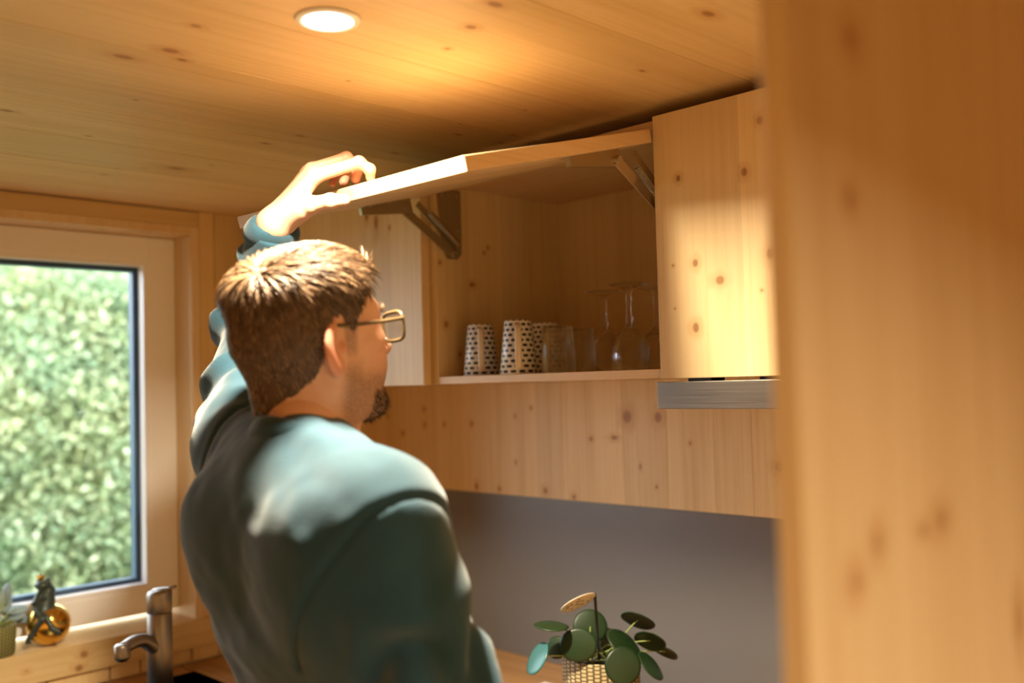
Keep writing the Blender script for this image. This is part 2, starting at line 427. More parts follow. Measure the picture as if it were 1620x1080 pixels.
wl = struct('wall_left', box((XL-.08, YF-.1, 0), (XL, YW+.2, ZC+.02)), plaster)
for i in range(12):
    y0 = YF+i*.42
    if y0 < YW: add('wall_board', box((XL-.001, y0+.001, 0), (XL+.012, min(y0+.418, YW), ZC)), case_w, wl)
# wall behind the camera, with a door
wf = struct('wall_front', join(box((XL, YF-.1, 0), (.1, YF, ZC)), box((1.0, YF-.1, 0), (XB, YF, ZC)), box((.1, YF-.1, 1.95), (1.0, YF, ZC))), case_w)
d1 = struct('door_1', join(box((.1, YF-.07, 0), (.2, YF-.03, 1.95), .004), box((.9, YF-.07, 0), (1.0, YF-.03, 1.95), .004), box((.2, YF-.07, 0), (.9, YF-.03, .16), .004), box((.2, YF-.07, 1.85), (.9, YF-.03, 1.95), .004)), white_frame)
add('door_panel', box((.199, YF-.06, .159), (.901, YF-.04, 1.851)), case_w, d1)
add('door_handle', join(tube([(.15, YF-.03, 1.0), (.15, YF+.02, 1.0)], .008), tube([(.15, YF+.02, 1.0), (.26, YF+.02, 1.0)], .008)), steel, d1)

# window wall ----------------------------------------------------------
WX0, WX1, WZ0, WZ1 = .12, 1.204, .967, 1.955     # opening
YG = 2.461                                        # face of the window frame
wb = struct('wall_back', join(box((XL, YW, 0), (WX0-.022, YW+.2, ZC)), box((WX1+.022, YW, 0), (XB, YW+.2, ZC)), box((WX0-.022, YW, 0), (WX1+.022, YW+.2, WZ0-.0245)), box((WX0-.022, YW, WZ1+.022), (WX1+.022, YW+.2, ZC))), plaster)
for (a, b) in ((1.271, 1.44), (1.442, 1.61), (1.612, XB)):
    add('wall_board', box((a, YW-.012, ZK+.002), (b, YW+.001, ZC-.0005), .0015), case_w, wb)
xs = [XL, -.58, -.4, -.22, -.05, .12]
for a, b in zip(xs[:-1], xs[1:]): add('wall_board', box((a+.001, YW-.012, 0), (b-.001, YW+.001, ZC-.0005), .0015), case_w, wb)
xs = [.12, .30, .47, .66, .84, .985, 1.06, 1.195, 1.27]
for a, b in zip(xs[:-1], xs[1:]): add('wall_board', box((a+.002, YW-.010, ZK+.002), (b-.002, YW+.001, .896), .0015), case_w, wb)
w1 = struct('window_1', join(box((1.131, YG, .985), (WX1, YG+.07, 1.954), .003), box((WX0, YG, .985), (.19, YG+.07, 1.954), .003), box((.19, YG, 1.890), (1.131, YG+.07, 1.954), .003), box((.19, YG, .985), (1.131, YG+.07, 1.048), .003)), white_frame)
def rect_frame(x0, x1, z0, z1, w, ya, yb, bev=.0015):
    return join(box((x0, ya, z0), (x0+w, yb, z1), bev), box((x1-w, ya, z0), (x1, yb, z1), bev), box((x0+w, ya, z0), (x1-w, yb, z0+w), bev), box((x0+w, ya, z1-w), (x1-w, yb, z1), bev))
add('glazing_bead', rect_frame(.189, 1.132, 1.047, 1.891, .014, YG+.0015, YG+.0335), white_bead, w1)
add('gasket', rect_frame(.190, 1.131, 1.048, 1.890, .024, YG+.0425, YG+.0695), gasket, w1)
add('pane', box((.195, YG+.034, 1.053), (1.126, YG+.042, 1.885)), pane_m, w1)
add('reveal', box((WX1, YA, WZ0), (WX1+.022, YW+.2, WZ1+.022), .001), reveal_w, w1)
add('reveal', box((WX0-.022, YA, WZ0), (WX0, YW+.2, WZ1+.022), .001), reveal_w, w1)
add('reveal', box((WX0, YA, WZ1), (WX1, YW+.2, WZ1+.022), .001), reveal_w, w1)
add('window_sill', box((WX0-.022, YA+.0155, WZ0-.024), (WX1+.022, YW+.2, WZ0), .002), reveal_w, w1)
t1 = struct('trim_1', box((WX1+.0225, YA, .968), (1.269, YW, ZC-.001), .002), case_w)
t2 = struct('trim_2', box((WX0-.07, YA, WZ1+.0225), (WX1+.022, YW, ZC-.004), .002), caseh_w)
t3 = struct('trim_3', box((WX0-.07, YA-.004, .897), (WX1+.066, YA+.015, WZ0), .002), caseh_w)
t4 = struct('trim_4', box((WX0-.07, YA, WZ0+.0005), (WX0-.0225, YW, WZ1+.022), .002), case_w)

# partition beside the camera -------------------------------------------
wp = struct('wall_partition', box((.56, .302, 0), (XB, .308, ZC)), front_w)
xs = [.53, .652, .80, .985, 1.17, 1.36, 1.55, XB]
for i, (a, b) in enumerate(zip(xs[:-1], xs[1:])):
    add('partition_board', box((a+.0003, .29, 0), (b-.0003, .3019 if i else .308, ZC-.001) if i else (.56-.0003, .308, ZC-.001), .0015), front_w, wp)
add('partition_board', box((.5603, .29, 0), (.6517, .3019, ZC-.001), .0015), front_w, wp)

# ------------------------------------------------------------------ wall cabinets
def carcass(name, label, ya, yb, group):
    t = thing(name, label, 'cabinet', (XF+.2, (ya+yb)/2, ZB), group)
    th = .016; xc = XF+.023
    add('side_panel', box((xc, yb-th, ZB), (XB-.001, yb, ZT), .001), inner_w, t)
    add('side_panel', box((xc, ya, ZB), (XB-.001, ya+th, ZT), .001), inner_w, t)
    add('bottom_panel', box((xc, ya+th, ZB), (XB-.001, yb-th, ZB+.016), .001), edge_w, t)
    add('top_panel', box((xc, ya+th, ZT-.016), (XB-.001, yb-th, ZT), .001), edge_w, t)
    add('back_panel', box((XB-.013, ya+th, ZB+.016), (XB-.005, yb-th, ZT-.016)), inner_w, t)
    return t
YP = .326
cab_r = carcass('wall_cabinet', 'closed pale spruce wall cabinet above the steel extractor hood', YP+.03, Y0-.002, 'spruce wall cabinets')
cab_m = carcass('wall_cabinet', 'open spruce wall cabinet holding the cups and glasses', Y0, Y1+.008, 'spruce wall cabinets')
cab_l = carcass('wall_cabinet', 'closed spruce wall cabinet behind the person, next to the window wall', Y1+.011, 2.33, 'spruce wall cabinets')
add('door', box((XF, YP+.03, ZB-.001), (XF+.022, Y0+.004, ZT), .0012), door_w, cab_r)
add('door', box((XF, Y1+.014, ZB-.001), (XF+.022, 2.328, ZT), .0012), door_w, cab_l)
add('filler_strip', box((XF+.03, 2.331, ZB), (XF+.05, YW-.013, ZT)), inner_w, cab_l)
add('filler_strip', box((XF+.03, YP+.001, ZB), (XF+.05, YP+.029, ZT)), inner_w, cab_r)
# raised flap of the open cabinet
A = np.array([.908, 1.866]); Bp = np.array([1.338, 1.974]); dv = (Bp-A)/np.linalg.norm(Bp-A); nv_ = np.array([dv[1], -dv[0]])*.0225
def prism_y(poly, ya, yb):
    n = len(poly); V = [(p[0], ya, p[1]) for p in poly]+[(p[0], yb, p[1]) for p in poly]
    return np.array(V), [tuple(range(n))[::-1], tuple(range(n, 2*n))]+[(i, (i+1) % n, n+(i+1) % n, n+i) for i in range(n)]
def bevel_geo(geo, w, seg=2):
    bm = bmesh.new(); vs_ = [bm.verts.new(v) for v in geo[0]]
    for f in geo[1]: bm.faces.new([vs_[i] for i in f])
    bmesh.ops.recalc_face_normals(bm, faces=bm.faces[:])
    bmesh.ops.bevel(bm, geom=bm.edges[:], offset=w, segments=seg, affect='EDGES', profile=.5); return frombm(bm)
flap = add('flap_door', bevel_geo(prism_y([A, Bp, Bp+nv_, A+nv_], Y0+.001, Y1+.006), .001), lid_w, cab_m)
flap['label'] = 'raised flap door held open from below'
under = lambda s, off=0: A+nv_+dv*s+nv_/.0225*off       # point on the flap's underside, s metres from its front edge
# lift stays, one on each side
for side in (1, -1):
    yw = (Y1+.008-.016) if side > 0 else (Y0+.016)      # inner face of the side panel
    def yy(d): return yw-side*d
    st = add('lift_stay', prism_y([(1.376, 1.975), (1.445, 1.975), (1.445, 1.835), (1.432, 1.822), (1.405, 1.822), (1.390, 1.845)], *sorted((yy(.0005), yy(.004)))), hinge_m, cab_m)
    s0 = .255
    p0, p1 = under(s0-.0), under(s0+.13)
    q0, q1 = under(s0, .016), under(s0+.13, .03)
    add('flap_bracket', prism_y([p0, p1, q1, q0], *sorted((yy(.012), yy(.022)))), hinge_m, st)
    pa = under(s0+.115, .018); pb = np.array([1.415, 1.832])
    dd = (pb-pa)/np.linalg.norm(pb-pa); nn = np.array([dd[1], -dd[0]])*.0095
    add('link_arm', prism_y([pa-nn, pb-nn, pb+nn, pa+nn], *sorted((yy(.008), yy(.0115)))), hinge_bright if side < 0 else hinge_m, st)
    pc = np.array([1.437, 1.842]); pd = under(s0+.16, .012)
    dd = (pc-pd)/np.linalg.norm(pc-pd); nn = np.array([dd[1], -dd[0]])*.007
    add('link_arm', prism_y([pd-nn, pc-nn, pc+nn, pd+nn], *sorted((yy(.0045), yy(.0075)))), hinge_m, st)
    P0, P1 = pd*.80+pc*.20, pd*.12+pc*.88
    tt = np.linspace(0, 1, 26*10); ax3 = np.array([P1[0]-P0[0], 0, P1[1]-P0[1]]); L3 = np.linalg.norm(ax3); ax3 /= L3
    e1 = np.array([0, 1., 0]); e2 = np.cross(ax3, e1)
    sp = np.array([P0[0], yy(.017), P0[1]])+np.outer(tt*L3, ax3)+.0058*(np.outer(np.cos(tt*26*2*math.pi), e1)+np.outer(np.sin(tt*26*2*math.pi), e2))
    add('spring', tube(sp, .0013, 5), spring_m, st, True)
    add('pivot_pin', tube([(pb[0], yy(.001), pb[1]), (pb[0], yy(.016), pb[1])], .006, 12), hinge_bright, st)
    add('pivot_pin', tube([(pa[0], yy(.001), pa[1]), (pa[0], yy(.024), pa[1])], .006, 12), hinge_bright, st)
    for (sx, sz) in ((1.432, 1.962), (1.392, 1.962), (1.435, 1.885), (1.432, 1.85)):
        add('screw', tube([(sx, yy(.004), sz), (sx, yy(.0058), sz)], .0032, 10), hinge_bright, st)
    for ss in (.02, .07):
        ps = under(s0+ss, .0); pe = under(s0+ss, .003)
        add('screw', tube([(ps[0], yy(.027), ps[1]), (pe[0], yy(.027), pe[1])], .003, 10), hinge_bright, st)
    add('bracket_foot', prism_y([under(s0), under(s0+.12), under(s0+.12, .0016), under(s0, .0016)], *sorted((yy(.020), yy(.034)))), hinge_m, st)

# extractor hood ---------------------------------------------------------
hood = thing('extractor_hood', 'slim brushed steel extractor hood under the right wall cabinet', 'extractor hood', (XF+.15, .68, ZB-.055))
add('front_strip', box((XF-.004, YP+.036, 1.4985), (XF+.012, .999, 1.5435), .0008), hood_m, hood)
add('body', box((XF+.012, YP+.036, 1.505), (XB-.05, .995, ZB-.008), .002), plain('dark_hood_body', (.10, .095, .09), .4, .6), hood)
add('slide_rail', box((XF+.01, .90, ZB-.0075), (XF+.05, .945, ZB-.0012)), black_m, hood)
add('mounting_collar', box((XF+.16, .45, ZB-.0085), (XB-.08, .9, ZB-.0001)), plain('hood_collar', (.2, .2, .2), .5, .5), hood)

# wood panel, splashback, worktops ----------------------------------------
wpn = thing('wall_panel', 'knotty spruce board panel on the wall under the wall cabinets', 'wall panel', (XB-.01, 1.35, 1.264), kind='structure')
pys = [at(x, 720, 0, XB-.02)[1] for x in (560, 611, 675, 796, 849, 890, 986, 1056, 1130, 1190)]
pys = [YW-.013, 2.3]+pys+[YP+.31, YP+.15, YP+.001]
pys = sorted(set(round(v, 4) for v in pys if v <= YW), reverse=True)
for a, b in zip(pys[:-1], pys[1:]):
    if a-b > .01: add('board', box((XB-.02, b+.0002, 1.264), (XB-.0005, a-.0002, ZB-.0006), .0006), panel_w, wpn)
tag(add('splashback', box((XB-.006, YP+.002, ZK+.0005), (XB-.0005, YW-.014, 1.2635)), splash_m), 'plain satin grey splashback behind the potted plant', 'splashback', kind='structure')
wt = tag(add('worktop', box((1.16, YP+.002, ZK-.038), (XB-.001, YW-.013, ZK), .002), top_w), 'brown wooden worktop carrying the potted plant', 'worktop')
wt2 = tag(add('worktop', join(box((.1, 1.79, ZK-.038), (.42, YW-.013, ZK), .002), box((.42, 2.28, ZK-.038), (1.155, YW-.013, ZK), .002), box((.42, 1.79, ZK-.038), (1.155, 1.82, ZK), .002)), top_w), 'wooden worktop around the black sink under the window', 'worktop')
def base_unit(x0, x1, y0, y1, face, label):
    t = thing('base_cabinet', label, 'cabinet', ((x0+x1)/2, (y0+y1)/2, 0), 'spruce base cabinets')
    add('body', box((x0, y0, .08), (x1, y1, ZK-.0385), .001), inner_w, t)
    add('plinth', box((x0+.03, y0+.03, 0), (x1-.03, y1-.03, .0799)), black_m, t)
    if face == 'x': add('door', box((x0-.02, y0+.002, .09), (x0-.0005, y1-.002, ZK-.045), .001), door_w, t)
    else: add('door', box((x0+.002, y0-.02, .09), (x1-.002, y0-.0005, ZK-.045), .001), door_w, t)
base_unit(1.19, XB-.002, YP+.003, .93, 'x', 'base cabinet under the worktop by the partition')
base_unit(1.19, XB-.002, .932, 1.53, 'x', 'base cabinet under the potted plant')
base_unit(1.19, XB-.002, 1.532, YW-.014, 'x', 'corner base cabinet between the two worktops')
base_unit(.1, .41, 1.82, YW-.014, 'y', 'narrow base cabinet left of the sink')
# black sink
sk = thing('sink', 'black composite sink set into the worktop under the window', 'sink', (.79, 2.05, ZK))
X0, X1_, S0, S1 = .421, 1.154, 1.821, 2.279
add('basin', join(box((X0, S0, ZK-.2), (X1_, S1, ZK-.19)), box((X0, S0, ZK-.19), (X0+.02, S1, ZK+.006), .003), box((X1_-.17, S0, ZK-.19), (X1_, S1, ZK+.006), .003), box((X0, S0, ZK-.19), (X1_, S0+.03, ZK+.006), .003), box((X0, S1-.34, ZK-.19), (X1_, S1, ZK+.006), .003)), black_m, sk)
add('drain', lathe([(.001, 0), (.04, 0), (.042, .003), (.03, .005), (.001, .004)], 24, (.68, 1.89, ZK-.19)), steel, sk, True)

# ------------------------------------------------------------------ ceiling downlights
rim_m = plain('white_lamp_rim', (.8, .76, .7), .35)
dm, dn, dl = newmat('lamp_diffuser'); dn.remove(dn['Principled BSDF'])
em = dn.new('ShaderNodeEmission'); em.inputs[0].default_value = (1, .88, .70, 1); em.inputs[1].default_value = 12; dl.new(em.outputs[0], dn['Material Output'].inputs[0])
def downlight(x, y, label, w=LAMP_W, end=''):
    t = thing('ceiling_light'+end, label, 'ceiling light', (x, y, ZC), 'recessed ceiling lights')
    add('rim', lathe([(.0315, -.001), (.0325, -.0045), (.040, -.0035), (.0425, -.0002), (.030, -.0002), (.0315, -.001)], 40, (x, y, ZC), False, False), rim_m, t, True)
    add('diffuser', lathe([(.0314, -.0012), (.02, -.0028), (.002, -.0032)], 40, (x, y, ZC)), dm, t, True)
    ld = bpy.data.lights.new('lamp_light', 'AREA'); ld.shape = 'DISK'; ld.size = .062; ld.energy = w; ld.color = LAMP_COL; ld.spread = math.radians(150)
    lo = bpy.data.objects.new('lamp_light'+end, ld); col.objects.link(lo); lo.parent = t; lo.location = (0, 0, -.006)
downlight(.713, 1.028, 'small round recessed light in the wooden ceiling above the person')
downlight(.20, -.80, 'small round recessed light in the ceiling on the open side of the partition', LAMP_W, '_offscreen')

# ------------------------------------------------------------------ tap
tx, ty = .932, 1.995
tap = thing('tap', 'tall brushed nickel kitchen tap beside the window', 'tap', (tx, ty, ZK+.006))
add('base_ring', lathe([(.031, 0), (.031, .006), (.028, .009), (.02, .009)], 32, (tx, ty, ZK+.0062)), tap_m, tap, True)
add('body', lathe([(.0255, .008), (.0255, .222), (.0245, .2235)], 40, (tx, ty, ZK+.006)), tap_m, tap, True)
# handle: slanted cap with a small lever pointing away to the right
V, Fs = lathe([(.0245, .2245), (.0255, .2255), (.0255, .262), (.0235, .268), (.012, .2715), (.001, .2725)], 40, (0, 0, 0)); V = np.array(V)
ld_ = np.array([c_r[0], c_r[1]])/np.linalg.norm(c_r[:2])
hi_m = V[:, 2] > .25; V[hi_m, 2] += .35*(V[hi_m][:, :2]@ld_)*.3+.001
add('handle', (V+np.array([tx, ty, ZK+.006]), Fs), tap_m, tap, True)
lv = [np.array([tx, ty, ZK+.276])+np.array([ld_[0], ld_[1], 0])*d+np.array([0, 0, h]) for d, h in ((-.022, -.010), (-.01, -.001), (.005, .001), (.02, .002), (.035, .006))]
add('lever', tube(lv, [.004, .005, .005, .004, .003], 12, ry=[.012, .016, .015, .010, .006]), tap_m, tap, True)
sd = np.array([-.93, -.37, 0])
sp = [np.array([tx, ty, ZK+.006])+sd*d+np.array([0, 0, h]) for d, h in ((.010, .150), (.028, .165), (.05, .178), (.075, .180), (.10, .174))]
add('spout', tube(spline(sp, 18), np.linspace(.0155, .0125, 18), 18, ry=np.linspace(.017, .0135, 18)), tap_m, tap, True)
nz = np.array([tx, ty, ZK+.006])+sd*.103
add('nozzle', lathe([(.001, .184), (.012, .184), (.0155, .181), (.0158, .158), (.014, .154), (.010, .154), (.010, .150), (.001, .150)], 28, nz), tap_m, tap, True)

# ------------------------------------------------------------------ cups and glasses in the open cabinet
ZS = ZB+.0162
def cup_mat():
    m, n, l = newmat('white_china_black_dashes'); b = n['Principled BSDF']
    tc = n.new('ShaderNodeTexCoord'); s = n.new('ShaderNodeSeparateXYZ'); l.new(tc.outputs['Object'], s.inputs[0])
    an = math_(n, l, 'MULTIPLY', math_(n, l, 'ARCTAN2', s.outputs[1], s.outputs[0]), 13/(2*math.pi))
    zz = math_(n, l, 'MULTIPLY', math_(n, l, 'ADD', s.outputs[2], .2), 1/.0104)
    row = math_(n, l, 'FLOOR', zz); odd = math_(n, l, 'MULTIPLY', math_(n, l, 'MODULO', row, 2), .5)
    fu = math_(n, l, 'ABSOLUTE', math_(n, l, 'SUBTRACT', math_(n, l, 'FRACT', math_(n, l, 'ADD', math_(n, l, 'ADD', an, 40), odd)), .5))
    fv = math_(n, l, 'ABSOLUTE', math_(n, l, 'SUBTRACT', math_(n, l, 'FRACT', zz), .5))
    k = math_(n, l, 'MULTIPLY', math_(n, l, 'LESS_THAN', math_(n, l, 'ADD', fu, math_(n, l, 'MULTIPLY', fv, .45)), .37), math_(n, l, 'LESS_THAN', fv, .27))
    l.new(mixc(n, l, k, (.72, .67, .62), (.022, .018, .02)), b.inputs['Base Color']); b.inputs['Roughness'].default_value = .3
    return m
cupm = cup_mat(); cup_plain = plain('cream_china', (.72, .62, .50), .3)
def make_cup(p, label):
    t = thing('coffee_cup', label, 'cup', (p[0], p[1], ZS), 'patterned cups in the open cabinet')
    prof = [(.0245, .098), (.031, .05), (.0355, .001), (.037, .0002), (.0383, .001), (.0335, .05), (.0275, .104), (.026, .1085), (.022, .109), (.001, .107)]
    prof = [(.001, .100)]+prof
    add('body', lathe(prof, 48, (p[0], p[1], ZS), False, False), cupm, t, True)
    d = -np.array([p[0], p[1], 0]); d /= np.linalg.norm(d)
    hp = spline([np.array([p[0], p[1], ZS])+d*r+np.array([0, 0, z]) for r, z in ((.027, .097), (.042, .094), (.050, .080), (.053, .05), (.052, .025), (.046, .014), (.036, .012))], 28)
    add('handle', tube(hp, .0035, 12, ry=.0068), cup_plain, t, True)
    return t
make_cup(dep(762, 590, 2.08), 'leftmost patterned white cup, upside down next to the cabinet side')
make_cup(dep(821, 590, 1.97), 'patterned white cup upside down between its neighbour and the tumblers')
make_cup(dep(864, 590, 2.09), 'patterned white cup half hidden behind the clear tumbler')
def ribs(n, a): return lambda an, z: 1+a*math.cos(n*an)
def make_tumbler(p, label):
    t = thing('tumbler', label, 'glass', (p[0], p[1], ZS), 'clear tumblers in the open cabinet')
    prof = [(.001, .082), (.024, .081), (.0265, .076), (.0305, .0015), (.032, .0002), (.0335, .0015), (.0315, .045), (.029, .088), (.0265, .0905), (.001, .0885)]
    add('body', lathe(prof, 60, (p[0], p[1], ZS), False, False, lambda an, z: 1+(.028*abs(math.sin(9*an)) if .004 < z < .08 else 0)), drink_glass, t, True)
    return t
make_tumbler(dep(884, 585, 1.90), 'clear ribbed tumbler upside down next to the patterned cups')
make_tumbler(dep(917, 585, 1.985), 'clear ribbed tumbler upside down between the other tumbler and the wine glasses')
make_tumbler(dep(905, 585, 2.12), 'clear ribbed tumbler at the back behind the other tumblers')
def make_goblet(p, label, s=1.0):
    t = thing('wine_glass', label, 'wine glass', (p[0], p[1], ZS), 'wine glasses in the open cabinet')
    out = [(.0345, .0004), (.037, .025), (.0355, .045), (.028, .066), (.016, .078), (.0075, .084), (.0055, .090), (.0085, .098), (.0055, .106), (.0048, .116), (.0048, .128), (.0075, .134), (.005, .141), (.0065, .149), (.012, .155), (.024, .159), (.0375, .162), (.038, .1645), (.02, .1668), (.001, .1675)]
    inn = [(.001, .0745), (.012, .072), (.026, .061), (.0335, .043), (.035, .025), (.0328, .0004)]
    prof = [(r*s, z*s) for r, z in inn+out]
    add('body', lathe(prof, 56, (p[0], p[1], ZS), False, False, lambda an, z: 1+(.018*abs(math.sin(10*an)) if .006 < z < .07 else .05*math.cos(6*an) if .086 < z < .15 else 0)), drink_glass, t, True)
    return t
make_goblet(dep(998, 585, 1.845), 'clear wine glass upside down at the front of its row')
make_goblet(dep(959, 585, 1.99), 'clear wine glass upside down between the tumblers and another wine glass')
make_goblet(dep(1041, 585, 1.93), 'clear wine glass upside down half behind the edge of the closed door')

# ------------------------------------------------------------------ potted plant on the worktop
pc = dep(950, 1040, 1.93)
pot = thing('potted_plant', 'potted plant with round dark green leaves on the worktop', 'plant', (pc[0], pc[1], ZK))
def weave_mat(name, c1, c2):
    m, n, l = newmat(name); b = n['Principled BSDF']
    tc = n.new('ShaderNodeTexCoord'); s = n.new('ShaderNodeSeparateXYZ'); l.new(tc.outputs['Object'], s.inputs[0])
    an = math_(n, l, 'MULTIPLY', math_(n, l, 'ARCTAN2', s.outputs[1], s.outputs[0]), 36/(2*math.pi))
    zz = math_(n, l, 'MULTIPLY', s.outputs[2], 1/.0075)
    col_ = math_(n, l, 'MULTIPLY', math_(n, l, 'MODULO', math_(n, l, 'FLOOR', math_(n, l, 'ADD', an, 100)), 2), .5)
    fu = math_(n, l, 'ABSOLUTE', math_(n, l, 'SUBTRACT', math_(n, l, 'FRACT', math_(n, l, 'ADD', an, 100)), .5))
    fv = math_(n, l, 'ABSOLUTE', math_(n, l, 'SUBTRACT', math_(n, l, 'FRACT', math_(n, l, 'ADD', math_(n, l, 'ADD', zz, 100), col_)), .5))
    k = math_(n, l, 'MULTIPLY', maprange(n, l, fu, .28, .45, 1, 0), maprange(n, l, fv, .25, .45, 1, .15))
    l.new(mixc(n, l, k, c1, c2), b.inputs['Base Color']); b.inputs['Roughness'].default_value = .7
    bp = n.new('ShaderNodeBump'); bp.inputs['Distance'].default_value = .003; bp.inputs['Strength'].default_value = .8; l.new(k, bp.inputs['Height']); l.new(bp.outputs[0], b.inputs['Normal'])
    return m
weave = weave_mat('woven_pot', (.10, .07, .035), (.50, .40, .22))
soil_m = plain('potting_soil', (.02, .013, .008), .95)
ph = 1.010-ZK
add('pot', lathe([(.001, .004), (.060, 0), (.066, .004), (.0755, ph*.5), (.0765, ph-.004), (.0745, ph), (.070, ph-.004), (.068, ph-.03)], 72, (pc[0], pc[1], ZK+.0005), False, False, lambda a, z: 1+(.010*math.cos(36*a) if .004 < z < ph-.005 else 0)), weave, pot, True)
sv, sf = lathe([(.069, ph-.028), (.045, ph-.018), (.02, ph-.012), (.001, ph-.012)], 40, (pc[0], pc[1], ZK), False, False)
sv = sv+np.stack([np.zeros(len(sv))]*2+[.006*vnoise(sv, 60)], 1)
add('soil', (sv, sf), soil_m, pot, True)
def leaf_mat(name, c1, c2, rough=.32):
    m, n, l = newmat(name); b = n['Principled BSDF']; oi = n.new('ShaderNodeObjectInfo')
    t = n.new('ShaderNodeTexNoise'); t.inputs['Scale'].default_value = 30
    f = math_(n, l, 'ADD', math_(n, l, 'MULTIPLY', t.outputs[0], .5), math_(n, l, 'MULTIPLY', oi.outputs['Random'], .5))
    l.new(mixc(n, l, f, c1, c2), b.inputs['Base Color']); b.inputs['Roughness'].default_value = rough
    return m
leaf_m = leaf_mat('dark_glossy_leaf', (.006, .021, .006), (.014, .042, .012), .42)
leaf_b = leaf_mat('blue_green_leaf', (.03, .12, .12), (.05, .17, .18))
stem_m = plain('pale_green_stem', (.30, .38, .10), .5)
def camdir(n): n = np.array(n, float); v = c_r*n[0]+c_u*n[1]-c_f*n[2]; return v/np.linalg.norm(v)
def disc_leaf(c, nrm, r, long_=1.0, ax=None, cup=.10, th=.0009, n=28, wav=.02, ph_=0):
    nrm = np.array(nrm); a = np.array(ax if ax is not None else np.cross(nrm, (0.3, .2, 1))); a = a-nrm*(a@nrm); a /= np.linalg.norm(a); b = np.cross(nrm, a)
    V = []; Fs = []; rings = [0.02, .3, .6, .85, 1.0]
    for sgn in (1, -1):
        for q in rings:
            for k in range(n):
                t = 2*math.pi*k/n
                V.append(c+a*r*long_*q*math.cos(t)+b*r*q*math.sin(t)+nrm*(-cup*r*q*q+wav*r*q*q*math.sin(3*t+ph_)+sgn*th))
    m = len(rings)
    for s_ in (0, 1):
        o = s_*m*n
        for i in range(m-1):
            for k in range(n):
                f = (o+i*n+k, o+i*n+(k+1) % n, o+(i+1)*n+(k+1) % n, o+(i+1)*n+k); Fs.append(f[::-1] if s_ == 0 else f)
        Fs.append(tuple(range(o, o+n)) if s_ == 0 else tuple(range(o, o+n))[::-1])
    for k in range(n): Fs.append(((m-1)*n+k, (m-1)*n+(k+1) % n, m*n+(m-1)*n+(k+1) % n, m*n+(m-1)*n+k)[::-1])
    return np.array(V), Fs
soilc = np.array([pc[0], pc[1], ZK+ph-.014])
for i, (x, y, Z, r, nn, el, ax, bl) in enumerate([
        (872, 987, 1.86, .034, (.05, .97, -.02), 1, None, 0), (934, 990, 1.99, .034, (.1, .35, .9), 1.05, None, 0), (915, 1020, 1.86, .031, (-.1, .22, .95), 1.15, (c_r), 0),
        (880, 1024, 1.93, .022, (-.4, .3, .8), 1, None, 0), (848, 1040, 1.85, .033, (-.80, .55, .28), 1, None, 1), (1010, 979, 1.94, .035, (.33, .75, -.55), 1, None, 0),
        (1029, 1012, 1.92, .032, (.30, .60, -.62), 1, None, 0), (1053, 1029, 1.95, .027, (.42, .65, -.45), 1, None, 0), (988, 1016, 1.88, .037, (.50, .72, .28), 1.1, None, 0),
        (1031, 1051, 1.87, .033, (.62, .66, .22), 1, None, 0), (986, 1053, 1.83, .035, (.15, .30, .95), 1, None, 0), (968, 1020, 2.0, .024, (.1, .9, .3), 1, None, 0),
        (950, 1005, 2.03, .028, (-.2, .8, .4), 1, None, 0)]):
    c = dep(x, y, Z); nrm = camdir(nn)
    lf = add('leaf', disc_leaf(c, nrm, r, el, ax, ph_=i), leaf_b if bl else leaf_m, pot, True)
    st0 = soilc+np.array([.02*math.cos(i*2.4), .02*math.sin(i*2.4), 0]); mid = (st0+c)/2+np.array([0, 0, .018])
    add('stalk', tube(bez(st0, mid, c-nrm*.002, 12), .0013, 6), stem_m, lf, True)
# plant marker on a black stick
mk = thing('plant_marker', 'pale patterned round disc on a black stick in the plant pot', 'plant marker', tuple(soilc))
top = dep(941, 938, 1.90); bot = dep(948, 1034, 1.92); bot[2] = soilc[2]-.004
add('stick', tube(np.linspace(bot, top, 6), .0028, 8), black_m, mk, True)
def tagmat():
    m, n, l = newmat('ivory_disc_with_spots'); b = n['Principled BSDF']; g = n.new('ShaderNodeTexCoord')
    v = n.new('ShaderNodeTexVoronoi'); v.inputs['Scale'].default_value = 95; l.new(g.outputs['Object'], v.inputs['Vector'])
    t = n.new('ShaderNodeVectorMath'); t.operation = 'LENGTH'; l.new(g.outputs['Object'], t.inputs[0])
    k = math_(n, l, 'MULTIPLY', maprange(n, l, v.outputs['Distance'], .25, .42, 1, 0), maprange(n, l, t.outputs['Value'], .026, .031, 1, 0))
    l.new(mixc(n, l, k, (.72, .62, .48), (.13, .09, .05)), b.inputs['Base Color']); b.inputs['Roughness'].default_value = .5
    return m
dc = dep(915, 954, 1.885)
add('disc', disc_leaf(dc, camdir((-.40, .78, -.50)), .037, 1, None, -.03, .0008, 40, 0), tagmat(), mk, True)
# folded paper napkin lying in front of the pot
np0 = at(868, 1085, 2, ZK+.003)
tag(add('paper_napkin', join(box((np0[0]-.12, np0[1]-.10, ZK+.0004), (np0[0]+.02, np0[1]+.03, ZK+.003), .0008), box((np0[0]-.12, np0[1]-.10, ZK+.003), (np0[0]-.002, np0[1]+.018, ZK+.0055), .0008)), plain('white_paper', (.8, .79, .77), .8)), 'folded white paper lying on the worktop by the plant pot', 'napkin')

